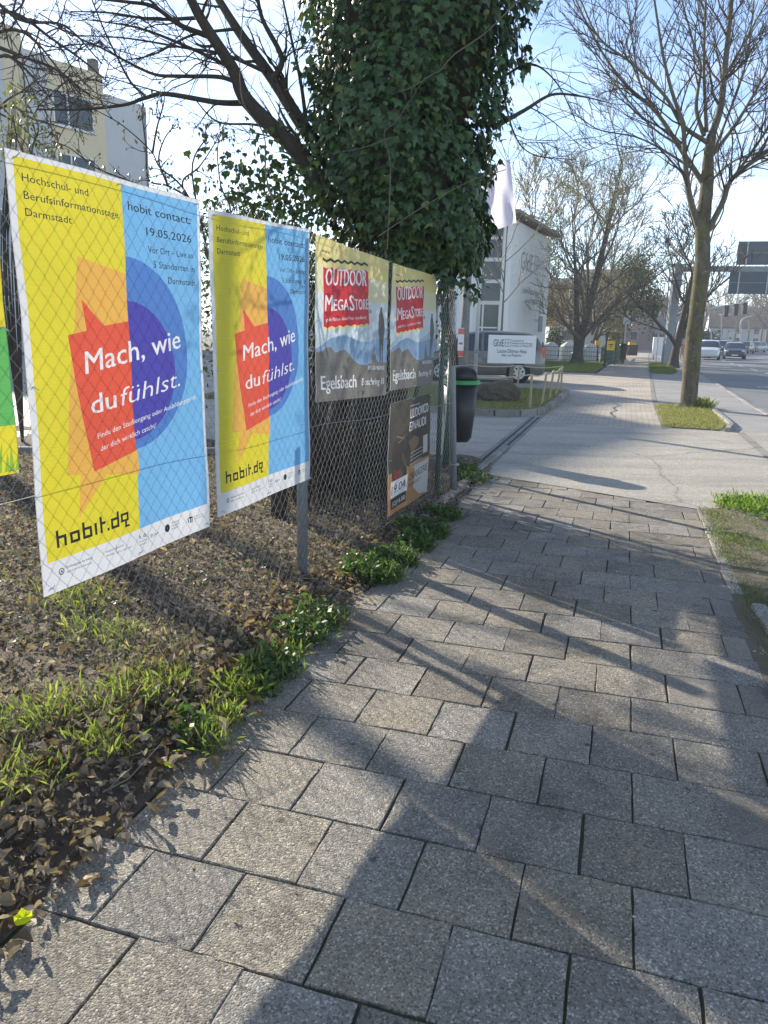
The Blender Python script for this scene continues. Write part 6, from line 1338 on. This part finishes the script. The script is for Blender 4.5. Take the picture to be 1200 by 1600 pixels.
omats = [M[k] for k in ('pyt', 'pyt', 'pyt2', 'psky', 'psky2', 'phill2', 'phill', 'prock', 'pman', 'pblk', 'pyt', 'pred', 'pwt', 'ptext')]
ol = outdoor_layers()
poster('brown and sky-blue outdoor shop poster with mountains, left of the pair', .05, 1.16, 1.10, 1.068, 2.018, 1.977, ol, omats, .016, group='outdoor shop posters')
poster('outdoor shop poster with mountains, right of the pair, under the ivy', 1.23, 2.24, 1.095, 1.09, 1.972, 1.956, ol, omats, .016, group='outdoor shop posters')
def concert_layers():
    L_ = [([rect(.0, .0, .5, .62)], 1), ([[(0, .62), (1, .62), (1, 1), (0, 1)]], 2)]
    L_.append(([[(.10, .36), (.22, .30), (.42, .28), (.5, .33), (.54, .46), (.50, .62), (.38, .74), (.10, .74), (.05, .55)]], 0))
    L_.append(([[(.46, .40), (.60, .36), (.72, .40), (.70, .46), (.62, .50), (.55, .60), (.50, .62), (.52, .5)]], 6)); L_.append(([[(.52, .52 + .035 * i), (.80, .50 + .035 * i), (.80, .505 + .035 * i), (.52, .53 + .035 * i)] for i in range(5)], 3))
    L_.append(([[(.28, .47), (.34, .50), (.42, .60), (.44, .66), (.38, .62), (.30, .54)], [(.20, .62), (.27, .61), (.33, .68), (.28, .72), (.2, .69)]], 5)); L_.append(([[(.16, .30), (.30, .33), (.36, .32), (.36, .325), (.28, .345), (.16, .31)], [(.18, .36), (.34, .34), (.34, .345), (.2, .372)]], 6)); L_.append(([[(.12, .60), (.20, .62), (.24, .73), (.14, .74)]], 7))
    L_.append(([[(.0, .80), (.42, .80), (.42, .62), (.48, .64), (.55, .67), (.98, .62), (1, .62), (1, 1), (0, 1)], [(.0, .72), (.05, .72), (.05, 1), (.0, 1)]], 2)); L_.append(([[(.62, .66), (1, .645), (1, 1), (.75, .96), (.58, .86)]], 3)); L_.append(([rect(.06, .70, .44, .86)], 4)); L_.append(([rect(.06, .855, .42, .955)], 8))
    L_.append(([[(.82, .40), (.93, .395), (.93, .57), (.82, .575)]], 3))
    L_.append((tx('LUDOVICO', .47, .96, .185, .092, 0, -.01, .028) + tx('EINAUDI', .47, .88, .305, .092, 0, -.01, .028) + tx('SOLO PERFORMANCE', .47, .70, .075, .014) + tx('SO|16.00', .10, .40, .935, .045, 0, -.005, .006), 9)); L_.append((tx('19.04.', .085, .43, .825, .085, 0, -.015, .028) + tx('ORANGERIE', .47, .975, .775, .072, 0, -.01, .02) + tx('DARMSTADT', .47, .78, .835, .034, 0, -.01, .012), 10)); return L_
cmats = [M[k] for k in ('ebg', 'ebg2', 'eor', 'epale', 'pw', 'eskin', 'eglow', 'ered', 'edark', 'pwt', 'eink')]
poster('dark brown piano concert poster hanging below the outdoor shop posters', 1.24, 2.19, .155, .175, .997, 1.018, concert_layers(), cmats, .016)
# cut-off poster at the left edge
gl = [([rect(0, .0, 1, .50)], 1), ([rect(0, .50, 1, .83)], 2), ([rect(0, .83, 1, 1)], 1)]
gg = []
for i in range(46): x = i / 46 + random.uniform(-.008, .008); h_ = random.uniform(.03, .12); gg.append([(x, .99), (x + .022, .99), (x + .014 + random.uniform(-.02, .02), .99 - h_)])
gl.append((gg, 3)); poster('yellow and green poster cut off by the left edge of the photo', -3.05, -2.08, 1.035, 1.035, 1.95, 1.95, gl, [M['pw'], M['pyl'] if 'pyl' in M else M['py'], M['pgreen'], M['pgrass']], .014)

# ================================================================ GROUND COVER
def uvof(X, Y): return X * SU[0] + Y * SU[1], X * SV[0] + Y * SV[1]
def pts_uv(n, u0, u1, v0, v1, fu=None):
    u = RNG.uniform(u0, u1, n); v = RNG.uniform(v0, v1, n); X = u * SU[0] + v * SV[0]; Y = u * SU[1] + v * SV[1]; return u, v, X, Y
def inview(X, Y, pad=.12): return (Y > .9) & (X > -Y * (.52 + pad) - .2) & (X < Y * (.52 + pad) + .2)
# leaf litter
def litter(name, n, ur, vr, size, c1, c2, dens, zoff=.006, zf=bed_z, tilt=.9, flat=(1, 1, 1)):
    u, v, X, Y = pts_uv(n, *ur, *vr); k = inview(X, Y) & (RNG.random(n) < dens(u, v, X, Y)); X, Y = X[k], Y[k]; m_ = len(X); Z = zf(X, Y) + RNG.uniform(0, .02, m_) + zoff
    S_ = RNG.uniform(*size, m_)[:, None] * np.stack([RNG.uniform(.3, 1.0, m_), np.ones(m_), RNG.uniform(.2, 2.2, m_)], -1); Rm = rand_rot(m_, None, tilt); V, F = scatter(np.array(DRY_T) * np.array([1, 1, 1.0]), DRY_F, np.stack([X, Y, Z], -1), Rm, S_)
    o = mesh_np(name, V, [F], M['dry'], None, col=rep_col(colmix(c1, c2, .35)(m_), len(DRY_T)) * np.tile([[1.15], [1.0], [.82], [.9], [1.2], [.85], [.95], [1.1], [1.25], [1.2]], (m_, 1))); return tag(o, kind='stuff')
near = lambda u: np.clip(1.5 - u / 7.5, .25, 1)
o = litter('leaf_litter', 85000, (.3, 8.8), (-6.5, -1.36), (.012, .036), (.06, .042, .036), (.44, .36, .31), lambda u, v, X, Y: near(u) * np.clip(.7 + .3 * hnoise(X, Y, 1.2, 1) + (.4) * ((u > 2.6)) + .5 * (v > -2.0), .15, 1), tilt=1.3); o['label'] = 'dry grey-brown leaf litter under and behind the fence'
o = litter('dry_leaves', 5200, (.8, 8.2), (-2.1, -1.26), (.016, .055), (.07, .045, .03), (.36, .27, .19), lambda u, v, X, Y: np.clip(1.25 - abs(v + 1.62) * 3, .03, 1) * np.clip(1.3 - abs(u - 1.7) * .25, .35, 1), zoff=.02, tilt=1.3); o['label'] = 'curled brown dry leaves along the left pavement edge'
o = litter('dry_leaves', 3500, (.8, 7.5), (-6.0, -1.5), (.025, .06), (.14, .085, .05), (.38, .28, .19), lambda u, v, X, Y: .35 + 0 * u, zoff=.02, tilt=1.2); o['label'] = 'larger curled leaves scattered behind the fence'
o = litter('dry_leaves', 800, (.9, 3.2), (-2.2, -1.28), (.022, .055), (.10, .07, .055), (.42, .35, .29), lambda u, v, X, Y: np.clip(1.2 - abs(v + 1.6) * 3.2, .05, .8), zoff=.03, tilt=1.5); o['label'] = 'pile of big curled brown leaves at the near pavement edge'
o = litter('pavement_debris', 90, (1.4, 8.2), (-1.4, .8), (.006, .016), (.3, .26, .2), (.55, .5, .42), lambda u, v, X, Y: .6 + 0 * u, zoff=-.012, zf=lambda X, Y: 0 * X, tilt=.6); o['label'] = 'small light bits of litter on the slabs'
o = litter('verge_debris', 4200, (1.5, 7.2), (.72, 2.9), (.006, .022), (.16, .12, .08), (.42, .36, .28), lambda u, v, X, Y: .6 + 0 * u, zoff=.02, zf=lambda X, Y: 0 * X + .01, tilt=.9); o['label'] = 'dry bits strewn over the right verge'
# twigs on the ground
T = Tubes()
for q in range(900):
    u, v = RNG.uniform(.8, 7.5), RNG.uniform(-5, -1.45); X, Y = u * SU[0] + v * SV[0], u * SU[1] + v * SV[1]
    if not inview(np.array([X]), np.array([Y]))[0]: continue
    z = bed_z(np.array(X), np.array(Y)) + .015; a = RNG.uniform(0, 6.28); L_ = RNG.uniform(.08, .4); p = np.array([X, Y, float(z)]); d = np.array([math.cos(a), math.sin(a), RNG.uniform(-.05, .35)])
    T.add(np.array([p, p + d * L_ * .4 + RNG.normal(0, .01, 3), p + d * L_ + RNG.normal(0, .015, 3) * [1, 1, .3]]), np.array([.003, .0022, .001]), 4)
o = T.build('fallen_twigs', M['wood'], None); tag(o, 'thin fallen twigs lying on the litter behind the fence', kind='stuff')
# grass blades
BL_T = [(-.04, 0, 0), (.04, 0, 0), (-.032, 0, .4), (.032, 0, .4), (0, .12, .8), (0, .3, 1.0)]
BL_F = [(0, 1, 2), (1, 3, 2), (2, 3, 4), (2, 4, 5)]
def blades(name, X, Y, Z, size, c1, c2, label, lean=.45, wmul=1.0):
    n = len(X); a = RNG.uniform(0, 2 * math.pi, n); z = np.stack([RNG.normal(0, lean, n), RNG.normal(0, lean, n), np.ones(n)], -1); z /= np.linalg.norm(z, axis=1, keepdims=True)
    x = np.stack([np.cos(a), np.sin(a), np.zeros(n)], -1); x -= z * (x * z).sum(1, keepdims=True); x /= np.linalg.norm(x, axis=1, keepdims=True); y = np.cross(z, x); Rm = np.stack([x, y, z], axis=2)
    h = RNG.uniform(*size, n); w_ = np.minimum(h, .08) * wmul; V, F = scatter(BL_T, BL_F, np.stack([X, Y, Z], -1), Rm, np.stack([w_, h, h], -1))
    o = mesh_np(name, V, [F], M['blade'], None, col=rep_col(colmix(c1, c2, .25)(n), 6)); return tag(o, label, kind='stuff')
G1, G2 = (.09, .13, .035), (.22, .26, .08)
def patch(n, cx, cy, r, power=1.0):
    a = RNG.uniform(0, 6.28, n); rr = r * np.sqrt(RNG.random(n)) ** power; return cx + rr * np.cos(a), cy + rr * np.sin(a)
# lawn-like growth at lower left
u, v, X, Y = pts_uv(34000, .6, 7.5, -6.2, -1.48); dn = hnoise(X, Y, 1.35, 4) * .5 + np.clip((2.9 - u) * .5, -.8, .45) + np.where(v < -3.6, .35, 0); k = inview(X, Y) & (RNG.random(len(X)) < np.clip(dn + .12, 0, 1)); X, Y = X[k], Y[k]
kk = RNG.random(len(X)) < .3; blades('straw', X[kk], Y[kk], bed_z(X[kk], Y[kk]), (.03, .10), (.22, .18, .10), (.42, .37, .22), 'dry straw blades among the green grass behind the fence', 1.3, .6)
blades('grass', X, Y, bed_z(X, Y), (.02, .07), G1, G2, 'thin green grass growing through the litter behind the fence', .6, .6)
XS, YS = [], []
for (px_, py_, r, n) in [(380, 1080, .09, 330), (345, 1125, .08, 150), (405, 1050, .07, 180), (190, 1120, .18, 170), (160, 1000, .18, 180), (250, 1085, .14, 130), (120, 950, .25, 200), (330, 1160, .06, 90), (60, 1140, .16, 240), (165, 1190, .09, 150), (20, 1240, .15, 150), (455, 1020, .06, 60)]:
    a = (px_ - 600) / F_PX; q = at(px_, py_, 3.0); d = q - Vector((0, 0, EYE)); g_ = Vector((0, 0, EYE)) + d * ((EYE - .03) / -d.z); x, y = patch(n, g_.x, g_.y, r, 1.3); XS.append(x); YS.append(y)
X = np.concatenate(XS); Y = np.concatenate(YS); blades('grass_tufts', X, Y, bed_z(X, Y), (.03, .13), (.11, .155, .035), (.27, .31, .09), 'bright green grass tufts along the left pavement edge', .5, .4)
# broad-leaved weeds, darker, along the edge
XS, YS = [], []
for (px_, py_, r, n) in [(580, 890, .19, 900), (615, 868, .16, 600), (660, 825, .20, 700), (645, 845, .15, 500), (690, 800, .16, 400), (727, 735, .18, 300), (430, 1035, .12, 250), (400, 1060, .1, 200), (300, 1140, .08, 120), (470, 985, .14, 260), (500, 960, .14, 200), (735, 745, .2, 300)]:
    q = at(px_, py_, 3.0); d = q - Vector((0, 0, EYE)); g_ = Vector((0, 0, EYE)) + d * ((EYE - .05) / -d.z); x, y = patch(n, g_.x, g_.y, r, 1.2); XS.append(x); YS.append(y)
X = np.concatenate(XS); Y = np.concatenate(YS); n = len(X)
V, F = scatter(np.array(LEAF_T) * [1.3, 1, 1], LEAF_F, np.stack([X, Y, bed_z(X, Y) + RNG.uniform(.0, .10, n)], -1), rand_rot(n, None, 1.2), RNG.uniform(.02, .05, n))
o = mesh_np('weeds', V, [F], M['leaf'], None, col=rep_col(colmix((.04, .085, .025), (.10, .16, .05), .25)(n), 4)); tag(o, 'leafy green weeds between fence and pavement', kind='stuff')
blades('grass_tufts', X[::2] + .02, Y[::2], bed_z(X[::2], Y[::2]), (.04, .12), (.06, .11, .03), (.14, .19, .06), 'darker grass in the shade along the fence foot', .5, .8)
# small herbs in left bed
u, v, X, Y = pts_uv(5500, .7, 5.0, -4.8, -1.55); k = inview(X, Y) & (hnoise(X, Y, 2.2, 9) > .35); X, Y = X[k], Y[k]; n = len(X)
V, F = scatter(np.array(LEAF_T) * [1.8, 1, 1], LEAF_F, np.stack([X, Y, bed_z(X, Y) + RNG.uniform(.01, .06, n)], -1), rand_rot(n, None, 1.0), RNG.uniform(.01, .028, n))
o = mesh_np('ground_herbs', V, [F], M['leaf'], None, col=rep_col(colmix((.06, .11, .03), (.14, .19, .07), .25)(n), 4)); tag(o, 'small round-leaved herbs between the dry leaves', kind='stuff')
# right verge
u, v, X, Y = pts_uv(60000, 1.5, 7.2, .75, 3.0); vz = np.zeros(len(X)) + .02; k = inview(X, Y) & (u < 7.3 - (v - .8) * .45) & (RNG.random(len(X)) < np.clip(.5 + .4 * hnoise(X, Y, 2, 7), .05, 1)); X, Y = X[k], Y[k]
blades('grass', X, Y, 0 * X + .015, (.02, .06), (.07, .11, .03), (.19, .22, .08), 'short trampled grass on the right verge', .7)
X, Y = patch(1500, 4.1, 6.5, .45); X2, Y2 = patch(900, 3.45, 6.75, .4); X = np.concatenate([X, X2]); Y = np.concatenate([Y, Y2]); blades('grass_tufts', X, Y, 0 * X + .01, (.04, .13), (.10, .19, .025), (.26, .34, .07), 'lush bright grass at the corner of the right verge', .5, 1.2)
X, Y = patch(500, 3.5, 6.6, .5); V, F = scatter(np.array(LEAF_T) * [1.5, 1, 1], LEAF_F, np.stack([X, Y, 0 * X + RNG.uniform(.02, .07, len(X))], -1), rand_rot(len(X), None, 1.1), RNG.uniform(.03, .07, len(X)))
o = mesh_np('weeds', V, [F], M['leaf'], None, col=rep_col(colmix((.05, .11, .02), (.12, .2, .04), .2)(len(X)), 4)); tag(o, 'broad green weeds at the corner of the right verge', kind='stuff')
# tree pits and island
def inpoly(u, v, poly):
    r = np.zeros(len(u), bool); n = len(poly)
    for i in range(n):
        (x1, y1), (x2, y2) = poly[i], poly[(i + 1) % n]; c = ((y1 > v) != (y2 > v)) & (u < (x2 - x1) * (v - y1) / (y2 - y1 + 1e-12) + x1); r ^= c
    return r
def lawn(poly, n, z, size, label, c1=(.11, .16, .03), c2=(.30, .34, .08)):
    us = [p[0] for p in poly]; vs = [p[1] for p in poly]; u = RNG.uniform(min(us), max(us), n); v = RNG.uniform(max(min(vs), -7), max(vs), n); k = inpoly(u, v, poly) & (RNG.random(n) < np.clip(.75 + .45 * hnoise(u, v, 1.6, 3), .12, 1)); u, v = u[k] + RNG.normal(0, .05, k.sum()), v[k] + RNG.normal(0, .05, k.sum())
    bn = np.array([bend(q) for q in u]); X = u * SU[0] + (v + bn) * SV[0]; Y = u * SU[1] + (v + bn) * SV[1]; return blades('grass', X, Y, 0 * X + z, size, c1, c2, label, .6, 1.6)
lawn(PIT1, 15000, .015, (.02, .08), 'yellow-green grass round the foot of the large street tree', (.13, .14, .05), (.34, .33, .14)); lawn(PIT2, 9000, .015, (.05, .16), 'grass in the pit round the gantry post', (.07, .10, .03), (.22, .25, .07))
lawn(isl, 26000, .08, (.03, .10), 'mown grass on the island with the name board', (.13, .15, .04), (.34, .33, .11))
lawn([(34.2, -14), (45.8, -14), (45.8, -1.6), (34.2, -1.6)], 16000, .03, (.06, .2), 'grass strip in front of the recycling containers', (.10, .15, .03), (.28, .34, .07))
X, Y = patch(500, 7.0, 17.1, .35); blades('grass_tufts', X, Y, 0 * X + .02, (.08, .26), (.10, .15, .03), (.22, .26, .07), 'taller grass tuft at the foot of the large street tree', .4, 2)
# moss and weeds in the joints
XS, YS = [], []
for q in range(420):
    k_ = random.randint(-2, 21); u = 1.36 + .3 * k_; v = random.uniform(-1.5, .3) if random.random() < .8 else random.uniform(-1.5, .7); 
    if random.random() < .45: u += random.uniform(0, .3); v = round((v + .0) / .3) * .3 + (-.0 if k_ % 2 else .15)
    n = random.randint(4, 16); XS.append(u * SU[0] + v * SV[0] + RNG.normal(0, .012, n)); YS.append(u * SU[1] + v * SV[1] + RNG.normal(0, .012, n))
X = np.concatenate(XS); Y = np.concatenate(YS); blades('joint_moss', X, Y, 0 * X - .008, (.005, .016), (.06, .09, .02), (.13, .16, .04), 'small moss and weeds in the slab joints', .8, 1.4)
# two fallen yellow leaves
LT = [(0, -.1, .1), (-.5, .0, .12), (-.62, .35, .05), (-.58, .68, .2), (-.3, .85, .02), (.02, 1.12, .16), (.32, .82, .02), (.62, .62, .22), (.60, .30, .05), (.42, .0, .12), (0, .45, .0)]
LFc = [(10, i, i + 1) for i in range(9)] + [(10, 9, 0)]
m, t, b, out = base('bright_leaf'); b.inputs['Base Color'].default_value = (.80, .90, .01, 1); b.inputs['Roughness'].default_value = .5
tr = nd(t, 'ShaderNodeBsdfTranslucent'); tr.inputs[0].default_value = (.85, .95, .02, 1); ms = nd(t, 'ShaderNodeMixShader'); ms.inputs[0].default_value = .5; t.links.new(b.outputs[0], ms.inputs[1]); t.links.new(tr.outputs[0], ms.inputs[2]); t.links.new(ms.outputs[0], out.inputs[0])
for (px_, py_, s_, rz, lb) in ((38, 1443, .035, .6, 'bright yellow-green leaf on the slab at the lower left edge'), (268, 1197, .030, 2.0, 'bright yellow-green leaf in the dry leaves by the pavement edge')):
    q = at(px_, py_, 2); d = q - Vector((0, 0, EYE)); g_ = Vector((0, 0, EYE)) + d * ((EYE - .035) / -d.z); Rm = np.array((Matrix.Rotation(rz, 3, 'Z') @ Matrix.Rotation(.5, 3, 'X')).transposed()); V = (np.array(LT) * s_) @ Rm + np.array([g_.x, g_.y, .035])
    tag(mesh_np('fallen_leaf', V, [list(f) for f in LFc], m, None), lb, 'leaf')

# ---------------------------------------------------------------- thin spring haze
mh = bpy.data.materials.new('air_haze'); mh.use_nodes = True; th_ = mh.node_tree; th_.nodes.clear(); oh = nd(th_, 'ShaderNodeOutputMaterial'); pv = nd(th_, 'ShaderNodeVolumePrincipled')
pv.inputs['Color'].default_value = (.86, .92, 1, 1); pv.inputs['Density'].default_value = .0012; th_.links.new(pv.outputs[0], oh.inputs['Volume'])
mb = MB(); mb.box((0, 655, 9.4), (1500, 1400, 21.6)); hz = mb.build('haze', mh); tag(hz, kind='stuff')
